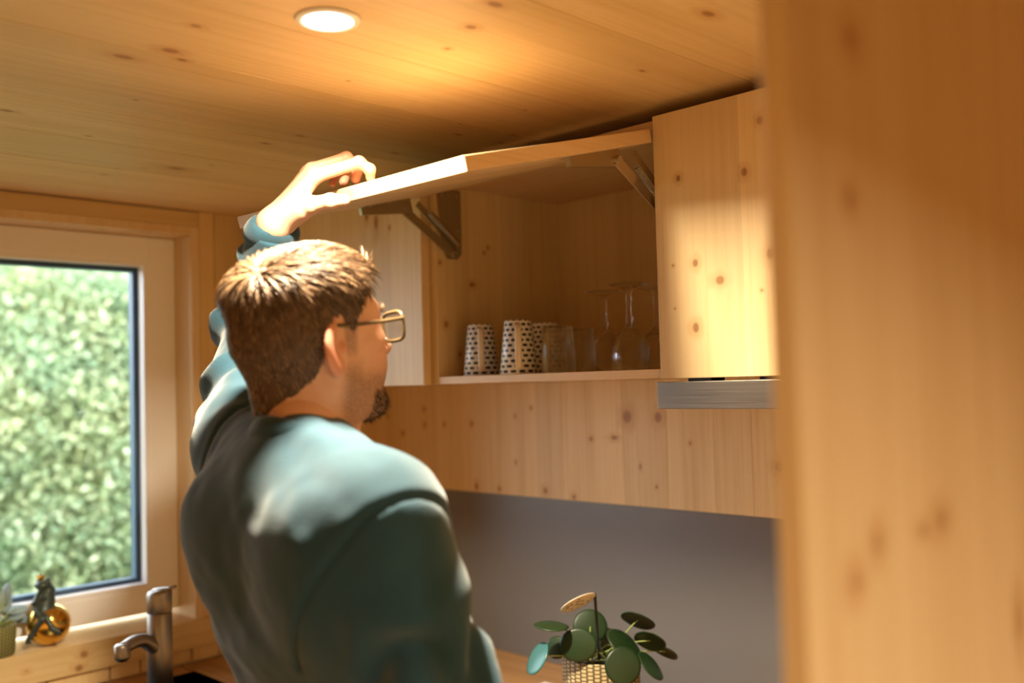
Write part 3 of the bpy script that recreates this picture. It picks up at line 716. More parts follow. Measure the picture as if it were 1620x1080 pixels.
# ------------------------------------------------------------------ window sill: frog on a golden ball, small plant
gold = plain('polished_gold', (.86, .55, .12), .16, 1)
bronze = plain('green_bronze', (.055, .075, .065), .42, .35)
K = 2.285/FPX
bc = at(77, 1015, 1, 2.412); bc = np.array([bc[0], 2.412, WZ0+.0485])
fg = thing('frog_figurine', 'dark frog figurine with a golden crown sitting on a golden ball', 'figurine', (bc[0], bc[1], WZ0))
add('ball', lathe([(.001, -.0485)]+[(.0485*math.sin(t), -.0485*math.cos(t)) for t in np.linspace(.35, math.pi-.02, 26)], 44, tuple(bc), True, False), gold, fg, True)
rt = np.array([c_r[0], c_r[1], 0]); rt /= np.linalg.norm(rt); tw = -np.array([c_f[0], c_f[1], 0]); tw /= np.linalg.norm(tw)
def fp(x, y, d): return bc+rt*(x-77)*K+np.array([0, 0, 1])*(982-y)*K+tw*d
def frog(P):
    d = rcone(P, fp(74, 956, .01), fp(76, 930, .004), .024, .0175)
    d = smin(d, rcone(P, fp(76, 930, .004), fp(72, 922, .008), .0150, .0115), .008)
    d = smin(d, ell(P, fp(72, 919, .013), (.0175, .0175, .0105)), .006)
    for x in (66, 80): d = smin(d, ell(P, fp(x, 912, .011), (.0058,)*3), .003)
    for pts in ([(82, 930, .012), (66, 944, .024), (74, 922, .024)], [(64, 934, .010), (62, 946, .022), (78, 938, .026)]):
        for a, b in zip(pts[:-1], pts[1:]): d = smin(d, rcone(P, fp(*a), fp(*b), .0064, .0052), .003)
    for pts in ([(84, 958, .02), (72, 958, .040), (82, 968, .046), (66, 992, .050), (62, 998, .052)], [(68, 960, .02), (88, 966, .042), (97, 982, .046), (107, 987, .046)]):
        for a, b in zip(pts[:-1], pts[1:]): d = smin(d, rcone(P, fp(*a), fp(*b), .0074, .0056), .003)
    for f_ in ((62, 998, .052), (107, 987, .046)):
        for o in (-4, 0, 4): d = smin(d, rcone(P, fp(*f_), fp(f_[0]+o, f_[1]+5, f_[2]), .0040, .0026), .002)
    return d
fc = fp(80, 950, .02)
V, Q = sdf_mesh(frog, fc-np.array([.09, .09, .085]), fc+np.array([.09, .09, .085]), .0016)
add('frog', (smooth_np(V, Q, 2), Q), bronze, fg, True)
cr = fp(69, 911, .012)
V = []; Fs = []; N_ = 20
for z_, r_ in ((0, .0072), (.005, .0085)):
    for k in range(N_): V.append(cr+np.array([r_*math.cos(2*math.pi*k/N_), r_*math.sin(2*math.pi*k/N_), z_]))
for k in range(N_): V.append(cr+np.array([.0098*math.cos(2*math.pi*k/N_), .0098*math.sin(2*math.pi*k/N_), .013 if k % 4 == 0 else .0065]))
for i in (0, 1):
    for k in range(N_): Fs.append((i*N_+k, i*N_+(k+1) % N_, (i+1)*N_+(k+1) % N_, (i+1)*N_+k))
co = add('crown', (np.array(V), Fs), gold, fg); md = co.modifiers.new('thick', 'SOLIDIFY'); md.thickness = .0012
sp_ = at(-6, 1030, 1, 2.408); sp_ = np.array([sp_[0], 2.408, WZ0])
spl = thing('sill_plant', 'small plant with pale blue-green leaves in a woven green pot on the sill', 'plant', tuple(sp_))
add('pot', lathe([(.001, 0), (.034, 0), (.038, .003), (.042, .066), (.040, .069), (.036, .062), (.001, .060)], 56, tuple(sp_), False, False, lambda a, z: 1+(.012*math.cos(28*a) if .003 < z < .066 else 0)), weave_mat('green_woven_pot', (.10, .09, .02), (.30, .28, .10)), spl, True)
lb = leaf_mat('pale_blue_green_leaf', (.22, .32, .36), (.32, .42, .46), .5)
for i, (x, y, d, r, el, nn, ax) in enumerate([(22, 966, .02, .015, 2.3, (-.1, .85, .5), c_r+.25*c_u), (10, 984, .035, .016, 1.8, (.1, .6, .8), c_r), (32, 972, .0, .011, 2.2, (.1, .9, .4), c_r-.1*c_u), (-2, 940, .0, .015, 1.7, (.5, .2, .85), c_u),
        (-28, 962, .01, .015, 2.2, (.1, .85, .5), c_r-.3*c_u), (-30, 985, .03, .015, 2.0, (-.1, .7, .7), c_r), (-14, 930, -.02, .014, 1.9, (-.3, .2, .9), c_u), (6, 955, -.02, .014, 2.0, (.2, .8, .5), c_r+c_u*.6)]):
    c = bc+rt*(x-77)*K+np.array([0, 0, 1])*(982-y)*K+tw*d; c[1] = min(c[1], YG-.012)
    lf = add('leaf', disc_leaf(c, camdir(nn), r, el, ax, ph_=i), lb, spl, True)
    b0 = sp_+np.array([0, 0, .062]); add('stalk', tube(bez(b0, (b0+c)/2+np.array([0, 0, .012]), c, 8), .0014, 6), stem_m, lf, True)

# ------------------------------------------------------------------ garden seen through the window
def grassmat():
    m, n, l = newmat('meadow'); b = n['Principled BSDF']; t = n.new('ShaderNodeTexNoise'); t.inputs['Scale'].default_value = 3; t.inputs['Detail'].default_value = 6
    g = n.new('ShaderNodeNewGeometry'); l.new(g.outputs['Position'], t.inputs['Vector'])
    l.new(mixc(n, l, t.outputs[0], (.05, .10, .03), (.16, .22, .07)), b.inputs['Base Color']); b.inputs['Roughness'].default_value = .9; return m
gv = []; gn = 24
for i in range(gn+1):
    for j in range(gn+1):
        x = -14+28*i/gn; y = -12+34*j/gn; gv.append((x, y, -.62+.12*math.sin(x*.7)*math.sin(y*.5)+(.05*max(0, y-5))))
struct('ground', (np.array(gv), [(i*(gn+1)+j, (i+1)*(gn+1)+j, (i+1)*(gn+1)+j+1, i*(gn+1)+j+1) for i in range(gn) for j in range(gn)]), grassmat())
def foliage_mat(name, c1, c2, c3):
    m, n, l = newmat(name); b = n['Principled BSDF']; g = n.new('ShaderNodeNewGeometry')
    r = ramp(n, [(0, c1), (.55, c2), (1, c3)]); l.new(g.outputs['Random Per Island'], r.inputs[0])
    tn = n.new('ShaderNodeTexNoise'); tn.inputs['Scale'].default_value = 2.6; tn.inputs['Detail'].default_value = 3; l.new(g.outputs['Position'], tn.inputs['Vector'])
    tint = ramp(n, [(.36, (.80, .92, .86)), (.5, (.92, .92, .84)), (.66, (1.06, .98, .80))]); l.new(tn.outputs[0], tint.inputs[0])
    lc = mixc(n, l, 1.0, r.outputs[0], tint.outputs[0], 'MULTIPLY'); l.new(lc, b.inputs['Base Color'])
    b.inputs['Roughness'].default_value = .45; b.inputs['Transmission Weight'].default_value = 0
    tr = n.new('ShaderNodeBsdfTranslucent'); l.new(lc, tr.inputs[0]); mx = n.new('ShaderNodeMixShader'); mx.inputs[0].default_value = .35
    l.new(b.outputs[0], mx.inputs[1]); l.new(tr.outputs[0], mx.inputs[2]); l.new(mx.outputs[0], n['Material Output'].inputs[0]); return m
fol = [foliage_mat('pale_foliage', (.20, .29, .16), (.42, .50, .30), (.66, .68, .46)), foliage_mat('yellowish_foliage', (.22, .29, .14), (.48, .52, .27), (.74, .70, .42)), foliage_mat('deep_foliage', (.12, .21, .12), (.30, .40, .25), (.52, .58, .42))]
bark = plain('bark', (.12, .09, .06), .9)
def shrub(x, y, z0, rad, hgt, nl, m, label, seed):
    r_ = np.random.default_rng(seed)
    t = thing('shrub', label, 'shrub', (x, y, z0), 'shrubs outside the window')
    # leaf clusters on lumpy shells
    nl = int(nl*1.9); nc = nl//24
    u = r_.normal(size=(nc, 3)); u /= np.linalg.norm(u, axis=1)[:, None]
    q = r_.uniform(.55, 1.0, nc)[:, None]**.6
    cc = np.array([x, y, z0+hgt*.52])+u*q*np.array([rad, rad, hgt*.5])
    cc = np.repeat(cc, 24, 0); N = len(cc)
    p = cc+r_.normal(size=(N, 3))*.085
    a = r_.normal(size=(N, 3)); a /= np.linalg.norm(a, axis=1)[:, None]; b = np.cross(a, r_.normal(size=(N, 3))); b /= np.linalg.norm(b, axis=1)[:, None]; nrm = np.cross(a, b)
    L = r_.uniform(.016, .034, N)[:, None]; W = L*.55
    pts = np.stack([p-a*L, p+b*W+nrm*W*.25, p+a*L, p-b*W+nrm*W*.25], 1).reshape(-1, 3)
    k = np.arange(N)*4
    Q = np.vstack([np.stack([k, k+1, k+2], 1), np.stack([k, k+2, k+3], 1)])
    f = add('foliage', (pts, Q), m, t); f['kind'] = 'stuff'
    for j in range(4):
        e = np.array([x, y, z0+hgt*.55])+u[j]*np.array([rad, rad, hgt*.3])*.7
        add('stem', tube(bez((x+.05*j-.08, y, z0-.05), (x+.03*j, y, z0+hgt*.3), e, 8), np.linspace(.035, .01, 8), 7), bark, t, True)
i = 0
for (x, y, rad, h, nl, mi, lab) in [(2.2, 5.8, .76, 2.9, 34000, 0, 'pale green shrub nearest outside the window, in front of the taller ones'), (.1, 5.8, .74, 2.6, 9000, 1, 'low yellow-green shrub in the front row, on the side away from the cabinets'),
        (4.3, 5.9, .74, 2.8, 9000, 1, 'low yellow-green shrub in the front row, on the cabinet side'), (1.05, 8.3, .8, 4.3, 14000, 2, 'tall deep green shrub in the back row, away from the cabinets'),
        (3.2, 8.3, .8, 4.9, 36000, 2, 'tallest deep green shrub behind the pale one'), (5.35, 8.4, .8, 4.2, 9000, 0, 'tall pale shrub at the end of the back row')]:
    i += 1; shrub(x, y, -.62+.05*max(0, y-5), rad, h, nl, fol[mi], lab, i)

# ------------------------------------------------------------------ the person
HO = dep(491, 529, 1.30)
hy = YAW+math.radians(50); hp = math.radians(7)
h_f = np.array([math.sin(hy)*math.cos(hp), math.cos(hy)*math.cos(hp), math.sin(hp)]); h_l = np.array([-math.cos(hy), math.sin(hy), 0.]); h_u = np.cross(h_f, h_l)
HR = np.stack([h_f, h_l, h_u], 1)                       # head axes as columns
toW = lambda p: HO+np.asarray(p)@HR.T
toH = lambda p: (np.asarray(p)-HO)@HR
def cranium(P):
    d = ell(P, (-.008, 0, .020), (.090, .0745, .074))
    d = smin(d, ell(P, (.020, 0, .022), (.070, .064, .064)), .03)
    return smin(d, ell(P, (-.030, 0, -.012), (.062, .064, .062)), .03)
def head(P):
    d = cranium(P)
    d = smin(d, ell(P, (.036, 0, -.030), (.056, .058, .078)), .03)
    for s in (-1, 1):
        d = smin(d, rcone(P, (.0, s*.047, -.062), (.070, s*.016, -.100), .017, .017), .03)
        d = smin(d, rcone(P, (-.008, s*.052, -.03), (.0, s*.049, -.064), .018, .017), .025)
        d = smin(d, ell(P, (.064, s*.036, -.020), (.022, .024, .022)), .02)
        d = smin(d, rcone(P, (.084, s*.012, .020), (.072, s*.042, .022), .011, .010), .014)
        d = smin(d, ell(P, (.070, s*.026, -.052), (.022, .02, .02)), .02)
    d = smin(d, ell(P, (.078, 0, -.104), (.018, .022, .016)), .018)
    d = smin(d, ell(P, (.082, 0, -.066), (.016, .026, .022)), .015)
    for s in (-1, 1): d = smax(d, -ell(P, (.098, s*.032, .001), (.022, .017, .012)), .012)
    for s in (-1, 1): d = smin(d, ell(P, (.0745, s*.032, .0015), (.0145, .0165, .0125)), .004)
    for s in (-1, 1): d = smax(d, -ell(P, (.0915, s*.032, -.001), (.0045, .013, .0035)), .002)
    n_ = smin(rcone(P, (.090, 0, .016), (.111, 0, -.030), .0075, .0115), rcone(P, (.100, -.011, -.033), (.100, .011, -.033), .0085, .0085), .008)
    d = smin(d, n_, .010)
    d = smin(d, ell(P, (.0965, 0, -.060), (.007, .021, .005)), .004); d = smin(d, ell(P, (.0955, 0, -.0705), (.007, .019, .006)), .004)
    # neck
    nb = np.array(toH((.700, 1.075, 1.44)), np.float32)
    d = smin(d, rcone(P, (-.022, 0, -.055), nb+np.array([-.002, 0, 0], np.float32), .052, .050), .03)
    d = smin(d, rcone(P, (.030, 0, -.085), nb+np.array([.035, 0, 0], np.float32), .030, .034), .03)
    for s in (-1, 1):   # ears
        R = rot('Z', -s*.55)@rot('Y', .18); no = np.array([math.sin(.55), s*math.cos(.55), 0])
        ec = np.array([-.014, s*.080, -.019])
        e = ell(P, ec, (.0185, .0075, .0325), R)
        e = smin(e, ell(P, ec+np.array([.004, -s*.003, -.028]), (.011, .007, .012), R), .006)
        e = smax(e, -ell(P, ec+no*.0085+np.array([.004, 0, .003]), (.0125, .0080, .023), R), .004)
        e = smin(e, ell(P, (.001, s*.078, -.023), (.0045, .006, .008)), .004)
        d = smin(d, e, .006)
    return d
hv, hq = sdf_mesh(head, (-.135, -.105, -.225), (.135, .105, .125), .0026)
hv = smooth_np(hv, hq, 1)

# joints in the room
SR, ER, WR = np.array([.696, .912, 1.396]), np.array([.737, .843, 1.110]), np.array([.875, .90, .985])
SL, EL, WL = np.array([.735, 1.285, 1.470]), np.array([.875, 1.490, 1.662]), dep(434, 356, 1.565)
cpt = lambda x, y, Z: dep(x, y, Z)
Lh = dict(W=WL, idx=[cpt(497, 279, 1.535), cpt(568, 257, 1.535), cpt(585, 268, 1.54), cpt(586, 281, 1.548)], mid=[cpt(493, 269, 1.562), cpt(548, 250, 1.572), cpt(566, 266, 1.578), cpt(563, 283, 1.578)],
          ring=[cpt(487, 272, 1.588), cpt(538, 253, 1.61), cpt(550, 271, 1.61), cpt(543, 288, 1.60)], pin=[cpt(478, 283, 1.610), cpt(518, 262, 1.635), cpt(530, 276, 1.635), cpt(526, 290, 1.63)],
          th=[cpt(458, 338, 1.550), cpt(493, 324, 1.527), cpt(523, 318, 1.513), cpt(545, 316, 1.508)])
def rel(d): return WR+np.array(d)
Rh = dict(W=WR, idx=[rel((.080, .025, -.035)), rel((.105, .035, -.065)), rel((.108, .04, -.088)), rel((.100, .042, -.105))], mid=[rel((.083, .005, -.04)), rel((.110, .012, -.073)), rel((.112, .016, -.098)), rel((.102, .018, -.117))],
          ring=[rel((.080, -.014, -.045)), rel((.103, -.012, -.076)), rel((.103, -.01, -.099)), rel((.092, -.008, -.115))], pin=[rel((.073, -.032, -.048)), rel((.090, -.034, -.071)), rel((.090, -.033, -.088)), rel((.081, -.031, -.10))],
          th=[rel((.022, .026, -.006)), rel((.052, .050, -.024)), rel((.078, .058, -.048)), rel((.090, .056, -.068))])
def hand_fn(h, elbow):
    W = h['W']; ud = (np.array(elbow)-W); ud /= np.linalg.norm(ud)
    def fn(P):
        P = P.astype(np.float32); d = rcone(P, W+ud*.10, W, .036, .0275)
        acc = h['idx'][0]-h['pin'][0]; acc = acc/np.linalg.norm(acc)
        for k, nm in enumerate(('idx', 'mid', 'ring', 'pin')):
            m0 = h[nm][0]; w0 = W+acc*(.012-.008*k)
            d = smin(d, rcone(P, w0, m0, .0185, .0125-.0008*k), .016)
        d = smin(d, rcone(P, W, (h['th'][0]+h['th'][1])/2, .022, .0185), .014)
        rr = dict(idx=(.0112, .0095, .0085, .0075), mid=(.0115, .0098, .0088, .0078), ring=(.0108, .0092, .0082, .0072), pin=(.0098, .0082, .0074, .0066), th=(.0185, .0135, .0115, .0095))
        for nm, r in rr.items():
            f = None
            for i in range(3):
                e = rcone(P, h[nm][i], h[nm][i+1], r[i], r[i+1]); f = e if f is None else smin(f, e, .004)
                if i: f = smin(f, np.sqrt(((P-h[nm][i].astype(np.float32))**2).sum(-1))-r[i]*1.06, .004)
            d = smin(d, f, .006 if nm != 'th' else .010)
        return d
    return fn
def handmesh(h, elbow, g=.0019):
    pts = np.vstack([h['W'][None]]+[np.array(h[k]) for k in ('idx', 'mid', 'ring', 'pin', 'th')]); ud = np.array(elbow)-h['W']; ud /= np.linalg.norm(ud)
    pts = np.vstack([pts, h['W']+ud*.055]); lo, hi = pts.min(0)-.034, pts.max(0)+.034
    V, Q = sdf_mesh(hand_fn(h, elbow), lo, hi, g); return smooth_np(V, Q, 1), Q
lhv, lhq = handmesh(Lh, EL); rhv, rhq = handmesh(Rh, ER, .0024)
HIPR, HIPL = np.array([.755, .965, .93]), np.array([.755, 1.140, .93]); KNR, KNL = np.array([.765, .955, .50]), np.array([.785, 1.165, .50]); ANR, ANL = np.array([.715, .945, .09]), np.array([.740, 1.180, .09])
def under_body(P):
    d = rcone(P, (.708, .97, 1.36), (.708, 1.16, 1.37), .075, .075)
    d = smin(d, rcone(P, (.735, .98, 1.22), (.735, 1.13, 1.22), .07, .07), .03); d = smin(d, rcone(P, (.765, .99, 1.03), (.765, 1.12, 1.03), .07, .07), .03)
    d = smin(d, rcone(P, (.77, .985, .92), (.77, 1.12, .92), .075, .075), .03); d = smin(d, rcone(P, (.70, 1.075, 1.40), (.70, 1.085, 1.50), .06, .05), .04)
    for a, b, r0, r1 in ((SR, ER, .048, .036), (ER, WR, .036, .024), (SL, EL, .048, .036), (EL, WL, .036, .024), (HIPR, KNR, .065, .05), (KNR, ANR, .05, .032), (HIPL, KNL, .065, .05), (KNL, ANL, .05, .032)):
        d = smin(d, rcone(P, a, b, r0, r1), .03)
    return d
bv, bq = sdf_mesh(under_body, (.52, .74, .03), (1.0, 1.60, 1.83), .010)
hvw = toW(hv)
PV = np.vstack([hvw, lhv, rhv, bv]); PQ = np.vstack([hq, lhq+len(hv), rhq+len(hv)+len(lhv), bq+len(hv)+len(lhv)+len(rhv)])
def skin_mat():
    m, n, l = newmat('skin'); b = n['Principled BSDF']
    a = n.new('ShaderNodeAttribute'); a.attribute_name = 'tone'; sp = n.new('ShaderNodeSeparateColor'); l.new(a.outputs['Color'], sp.inputs[0])
    g = n.new('ShaderNodeNewGeometry'); t = n.new('ShaderNodeTexNoise'); t.inputs['Scale'].default_value = 60; t.inputs['Detail'].default_value = 4; l.new(g.outputs['Position'], t.inputs['Vector'])
    base = mixc(n, l, t.outputs[0], (.60, .33, .215), (.69, .42, .295))
    red = mixc(n, l, math_(n, l, 'MULTIPLY', sp.outputs[1], .75), base, (.60, .19, .12))
    t2 = n.new('ShaderNodeTexNoise'); t2.inputs['Scale'].default_value = 420; t2.inputs['Detail'].default_value = 2; l.new(g.outputs['Position'], t2.inputs['Vector'])
    bd = math_(n, l, 'MULTIPLY', sp.outputs[0], maprange(n, l, t2.outputs[0], .35, .60, .55, 1))
    l.new(mixc(n, l, bd, red, (.075, .04, .022)), b.inputs['Base Color'])
    b.inputs['Roughness'].default_value = .5; b.inputs['Subsurface Weight'].default_value = .12; b.inputs['Subsurface Radius'].default_value = (.010, .004, .002); b.inputs['Specular IOR Level'].default_value = .4
    return m
person = add('person', (PV, PQ), skin_mat(), None, True, origin=(.69, 1.06, 0))
tag(person, 'person in a teal sweatshirt and glasses lifting the cabinet flap', 'person')
sst = lambda x, a, b: (lambda t: t*t*(3-2*t))(np.clip((x-a)/(b-a), 0, 1))
X, Yh, Zh = hv[:, 0], hv[:, 1], hv[:, 2]
jaw = sst(-Zh, .030+.0, .062)*sst(X, -.012, .012)*(1-sst(-Zh, .118, .135))*(1-.75*sst(X, .02, .05)*(1-sst(-Zh, .05, .075))*(np.abs(Yh) > .03))
chin = sst(-Zh, .075, .090)*sst(X, .045, .065); mous = sst(X, .085, .092)*sst(-Zh, .040, .046)*(1-sst(-Zh, .053, .058))
beard = np.clip(np.maximum(np.maximum(jaw*.62, chin*.95), mous*.8), 0, 1)*(1-sst(X, .094, .097)*(np.abs(Yh) < .02)*(np.abs(Zh+.065) < .012))
side = sst(Zh, -.045, -.02)*(1-sst(Zh, .06, .09))*sst(X, .004, .012)*(1-sst(X, .022, .034))*.55; beard = np.maximum(beard, side*(np.abs(Yh) > .04))
redn = np.maximum(sst(np.abs(Yh), .074, .086)*.7*(X > -.045), .5*np.exp(-(((X-.07)/.03)**2+((np.abs(Yh)-.04)/.025)**2+((Zh+.03)/.03)**2)))
redn = np.maximum(redn, .9*np.exp(-((X-.094)/.008)**2-((Zh+.065)/.010)**2-(Yh/.022)**2))
redf = np.maximum.reduce([np.exp(-(np.linalg.norm(lhv-Lh[k][3], axis=1)/.016)**2) for k in ('idx', 'mid', 'ring', 'pin')])*.8
tone = np.zeros((len(PV), 4), np.float32); tone[:, 3] = 1; tone[:len(hv), 0] = beard; tone[:len(hv), 1] = redn; tone[len(hv):len(hv)+len(lhv), 1] = redf
ca = person.data.color_attributes.new('tone', 'FLOAT_COLOR', 'POINT'); ca.data.foreach_set('color', tone.ravel())
# eyes, eyebrows
eye_w = plain('eye_white', (.8, .77, .74), .2); iris = plain('iris', (.05, .08, .09), .15)
for s in (-1, 1):
    e = add('eye', (toW(sphere((.0770, s*.032, .0005), .0118, 20, 12)[0]), sphere((0, 0, 0), 1, 20, 12)[1]), eye_w, person, True)
    v_, f_ = sphere((.0852, s*.032, -.0005), (.0042, .0055, .0055), 16, 10); add('iris', (toW(v_), f_), iris, e, True)
hair_m, hn, hl = newmat('brown_hair'); hb = hn['Principled BSDF']; hg = hn.new('ShaderNodeNewGeometry')
hr_ = ramp(hn, [(0, (.045, .024, .012)), (.5, (.115, .062, .030)), (1, (.30, .18, .10))]); hl.new(hg.outputs['Random Per Island'], hr_.inputs[0]); hl.new(hr_.outputs[0], hb.inputs['Base Color'])
hb.inputs['Roughness'].default_value = .42; hb.inputs['Specular IOR Level'].default_value = .6
scalp_m = plain('hair_roots', (.085, .045, .022), .7)
def hairline(p):     # > 0 where hair grows
    x, y, z = p[..., 0], np.abs(p[..., 1]), p[..., 2]
    edge = np.interp(x, [-.12, -.085, -.06, -.035, -.022, -.010, .004, .020, .028, .045, .060, .080, .10], [-.088, -.090, -.084, -.066, -.038, .012, .018, -.012, .004, .032, .052, .060, .062])
    front = np.where(x > .05, .010*np.sin(np.clip(y/.06, 0, 1)*3.1), 0)      # slightly receding temples
    return z-edge-front
# cap of dense hair
def cap(P):
    d = cranium(P); top = sst(P[..., 2], .02, .09)
    thick = .0045+.014*top+.003*sst(-P[..., 0], .03, .09)*sst(P[..., 2], -.06, 0)
    d = smin(d, rcone(P, (-.022, 0, -.055), (-.045, 0, -.12), .053, .054)-.0005+.0, .03) - thick*sst(hairline(P), .0, .025)
    return smax(d, -hairline(P)*.7, .006)
cv, cq = sdf_mesh(cap, (-.145, -.11, -.12), (.125, .11, .15), .0035)
cvd = vnoise(cv, (70, 70, 70), 3)*.004+vnoise(cv, (160, 160, 110), 9)*.004
cn = (cv-np.array([-.01, 0, .01])); cn /= np.linalg.norm(cn, axis=1)[:, None]
hair = add('hair', (toW(smooth_np(cv, cq, 1)+cn*cvd[:, None]), cq), scalp_m, person, True)
def strands(N, seed, lenf, widf):
    r_ = np.random.default_rng(seed); pts = []; cnt = 0
    while cnt < N:
        u = r_.normal(size=(N*3, 3)); u /= np.linalg.norm(u, axis=1)[:, None]
        o = np.array([-.012, 0, .02]); lo = np.zeros(len(u)); hi = np.full(len(u), .2)
        for _ in range(18):
            mid = (lo+hi)/2; neg = cap((o+u*mid[:, None]).astype(np.float32)) < 0; lo = np.where(neg, mid, lo); hi = np.where(neg, hi, mid)
        p = o+u*((lo+hi)/2)[:, None]; ok = hairline(p) > .001; pts.append(p[ok]); cnt += ok.sum()
    p = np.vstack(pts)[:N]; e = .002
    n_ = np.stack([cap((p+np.eye(3)[k]*e).astype(np.float32))-cap((p-np.eye(3)[k]*e).astype(np.float32)) for k in range(3)], 1); n_ /= np.linalg.norm(n_, axis=1)[:, None]+1e-9
    w = np.array([-.078, -.030, .085])
    f = p-w; dist = np.linalg.norm(f, axis=1)
    swirl = np.cross(n_, f); f = f+.5*swirl*np.exp(-dist/.03)[:, None]
    topm = sst(p[:, 2], .05, .09)[:, None]; f = f/(dist[:, None]+1e-6)+topm*np.array([.9, -.25, 0])*(p[:, :1] > -.05)+(1-topm)*np.array([-.1, 0, -.9])
    f += r_.normal(size=f.shape)*.28+.9*np.stack([vnoise(p, (55,)*3, k) for k in (1, 2, 3)], 1)
    t = f-n_*(f*n_).sum(1)[:, None]; t /= np.linalg.norm(t, axis=1)[:, None]+1e-9
    L = lenf(p, r_); lift = .50+.05*topm[:, 0]-.15*sst(p[:, 0], .03, .08)*topm[:, 0]
    S = 5; rings = []
    b = np.cross(n_, t)
    for i in range(S):
        q = i/(S-1); c = p-n_*.002+t*(L*q)[:, None]+n_*(L*lift*(q-.75*q*q))[:, None]
        wd = widf*(1-.85*q**2)
        rings += [c+b*wd, c-b*wd*.5+n_*wd*.7, c-b*wd*.5-n_*wd*.7]
    V = np.stack(rings, 1).reshape(-1, 3); base = np.arange(N)[:, None]*S*3; Q = []
    for i in range(S-1):
        for k in range(3): Q.append(base+np.array([i*3+k, i*3+(k+1) % 3, (i+1)*3+(k+1) % 3, (i+1)*3+k]))
    return V, np.vstack(Q)
sv_, sq_ = strands(12000, 11, lambda p, r: (.013+.020*sst(p[:, 2], .02, .09)-.004*sst(p[:, 0], .04, .08))*r.uniform(.7, 1.25, len(p)), .0011)
hs = add('hair_strands', (toW(sv_), sq_), hair_m, hair, True); hs['kind'] = 'stuff'
# eyebrows and chin beard
def tufts(C, D, N, L, wid, seed):
    r_ = np.random.default_rng(seed); C = np.array(C)[r_.integers(0, len(C), N)]+r_.normal(size=(N, 3))*.0022; D = np.array(D)+r_.normal(size=(N, 3))*.35; D /= np.linalg.norm(D, axis=1)[:, None]
    s_ = np.cross(D, r_.normal(size=(N, 3))); s_ /= np.linalg.norm(s_, axis=1)[:, None]; e = np.cross(D, s_); L = L*r_.uniform(.6, 1.2, N)[:, None]
    V = np.stack([C+s_*wid, C-s_*wid*.5+e*wid*.8, C-s_*wid*.5-e*wid*.8, C+D*L], 1).reshape(-1, 3); k = np.arange(N)[:, None]*4
    return V, np.vstack([k+np.array([0, 1, 3]), k+np.array([1, 2, 3]), k+np.array([2, 0, 3])])
bro = [(.0925-.0004*(j-8 if j > 8 else 0)**1.6, s*(.012+.0022*j), .021+.0004*min(j, 8)) for s in (-1, 1) for j in range(15)]
bV, bQ = tufts(bro, (.5, 0, .3), 500, .007, .0006, 3)
eb = add('eyebrows', (toW(bV), bQ), hair_m, person); eb['kind'] = 'stuff'
idx = np.where((beard > .70) & (Zh < -.07))[0]
cV, cQ = tufts(hv[idx], (.35, 0, -.9), 900, .007, .0006, 4)
gb = add('beard', (toW(cV), cQ), plain('dark_beard', (.045, .024, .014), .6), person); gb['kind'] = 'stuff'
# glasses
gm = plain('olive_brown_glasses_frame', (.085, .055, .025), .3); lens_m = lens_glass()
gl = add('glasses', (toW(tube(spline([(.109, -.011, .006), (.114, 0, .010), (.109, .011, .006)], 12), .0022, 8)[0]), tube(spline([(.109, -.011, .006), (.114, 0, .010), (.109, .011, .006)], 12), .0022, 8)[1]), gm, person, True)
for s in (-1, 1):
    oc = np.array([.108, s*.0375, -.003]); P_ = []
    for k in range(40):
        t = 2*math.pi*k/40; c_, s_ = math.cos(t), math.sin(t); rr = (abs(c_)**4+abs(s_)**4)**-.25
        yv = .0265*c_*rr; P_.append(oc+np.array([-.10*abs(s*yv)*.0-.16*max(0, yv*s)*.5, yv, .0195*s_*rr+.0015*c_*s]))
    P_ = np.array(P_)
    v_, f_ = tube(P_, .0022, 8, True, ry=.0026); add('rim', (toW(v_), f_), gm, gl, True)
    add('lens', (toW(np.vstack([P_+np.array([.0004, 0, 0]), P_-np.array([.0004, 0, 0])])), [tuple(range(40)), tuple(range(40, 80))[::-1]]+[(k, (k+1) % 40, 40+(k+1) % 40, 40+k) for k in range(40)]), lens_m, gl)
    tp = spline([(.105, s*.0655, .006), (.098, s*.0735, .007), (.06, s*.0765, .006), (.02, s*.0785, .006), (-.015, s*.0775, .007), (-.032, s*.0755, -.004), (-.042, s*.073, -.022)], 26)
    v_, f_ = tube(tp, .0024, 8, ry=.0013); w_ = np.array(v_); add('temple', (toW(w_), f_), gm, gl, True)
# sweatshirt
def sweater_core(P):
    d = rcone(P, (.700, .960, 1.365), (.700, 1.180, 1.385), .098, .098)
    d = smin(d, rcone(P, (.726, .955, 1.25), (.724, 1.172, 1.26), .106, .102), .06)
    d = smin(d, rcone(P, (.752, .970, 1.08), (.750, 1.160, 1.08), .106, .103), .08)
    d = smin(d, rcone(P, (.760, .970, .93), (.760, 1.140, .93), .116, .114), .06)
    d = smin(d, rcone(P, (.694, 1.075, 1.440), (.698, .930, 1.413), .066, .050), .05)       # right trapezius
    d = smin(d, rcone(P, (.694, 1.075, 1.440), SL+np.array([0, -.02, .0]), .066, .060), .05)
    d = smin(d, ell(P, (.640, .985, 1.335), (.045, .07, .09)), .04); d = smin(d, ell(P, (.645, 1.175, 1.355), (.045, .07, .09)), .04)
    return d
def sweater(P):
    d = sweater_core(P)
    ra = smin(rcone(P, SR, ER, .068, .060), rcone(P, ER, WR, .058, .040), .03)
    d = smin(d, ra, .030)
    la = smin(rcone(P, SL, EL, .078, .058), rcone(P, EL, WL+(EL-WL)*.14, .056, .038), .03)
    d = smin(d, la, .035)
    return smax(d, .865-P[..., 2], .01)
wv, wq = sdf_mesh(sweater, (.50, .73, .83), (1.02, 1.62, 1.86), .0055)
wv = smooth_np(wv, wq, 2)
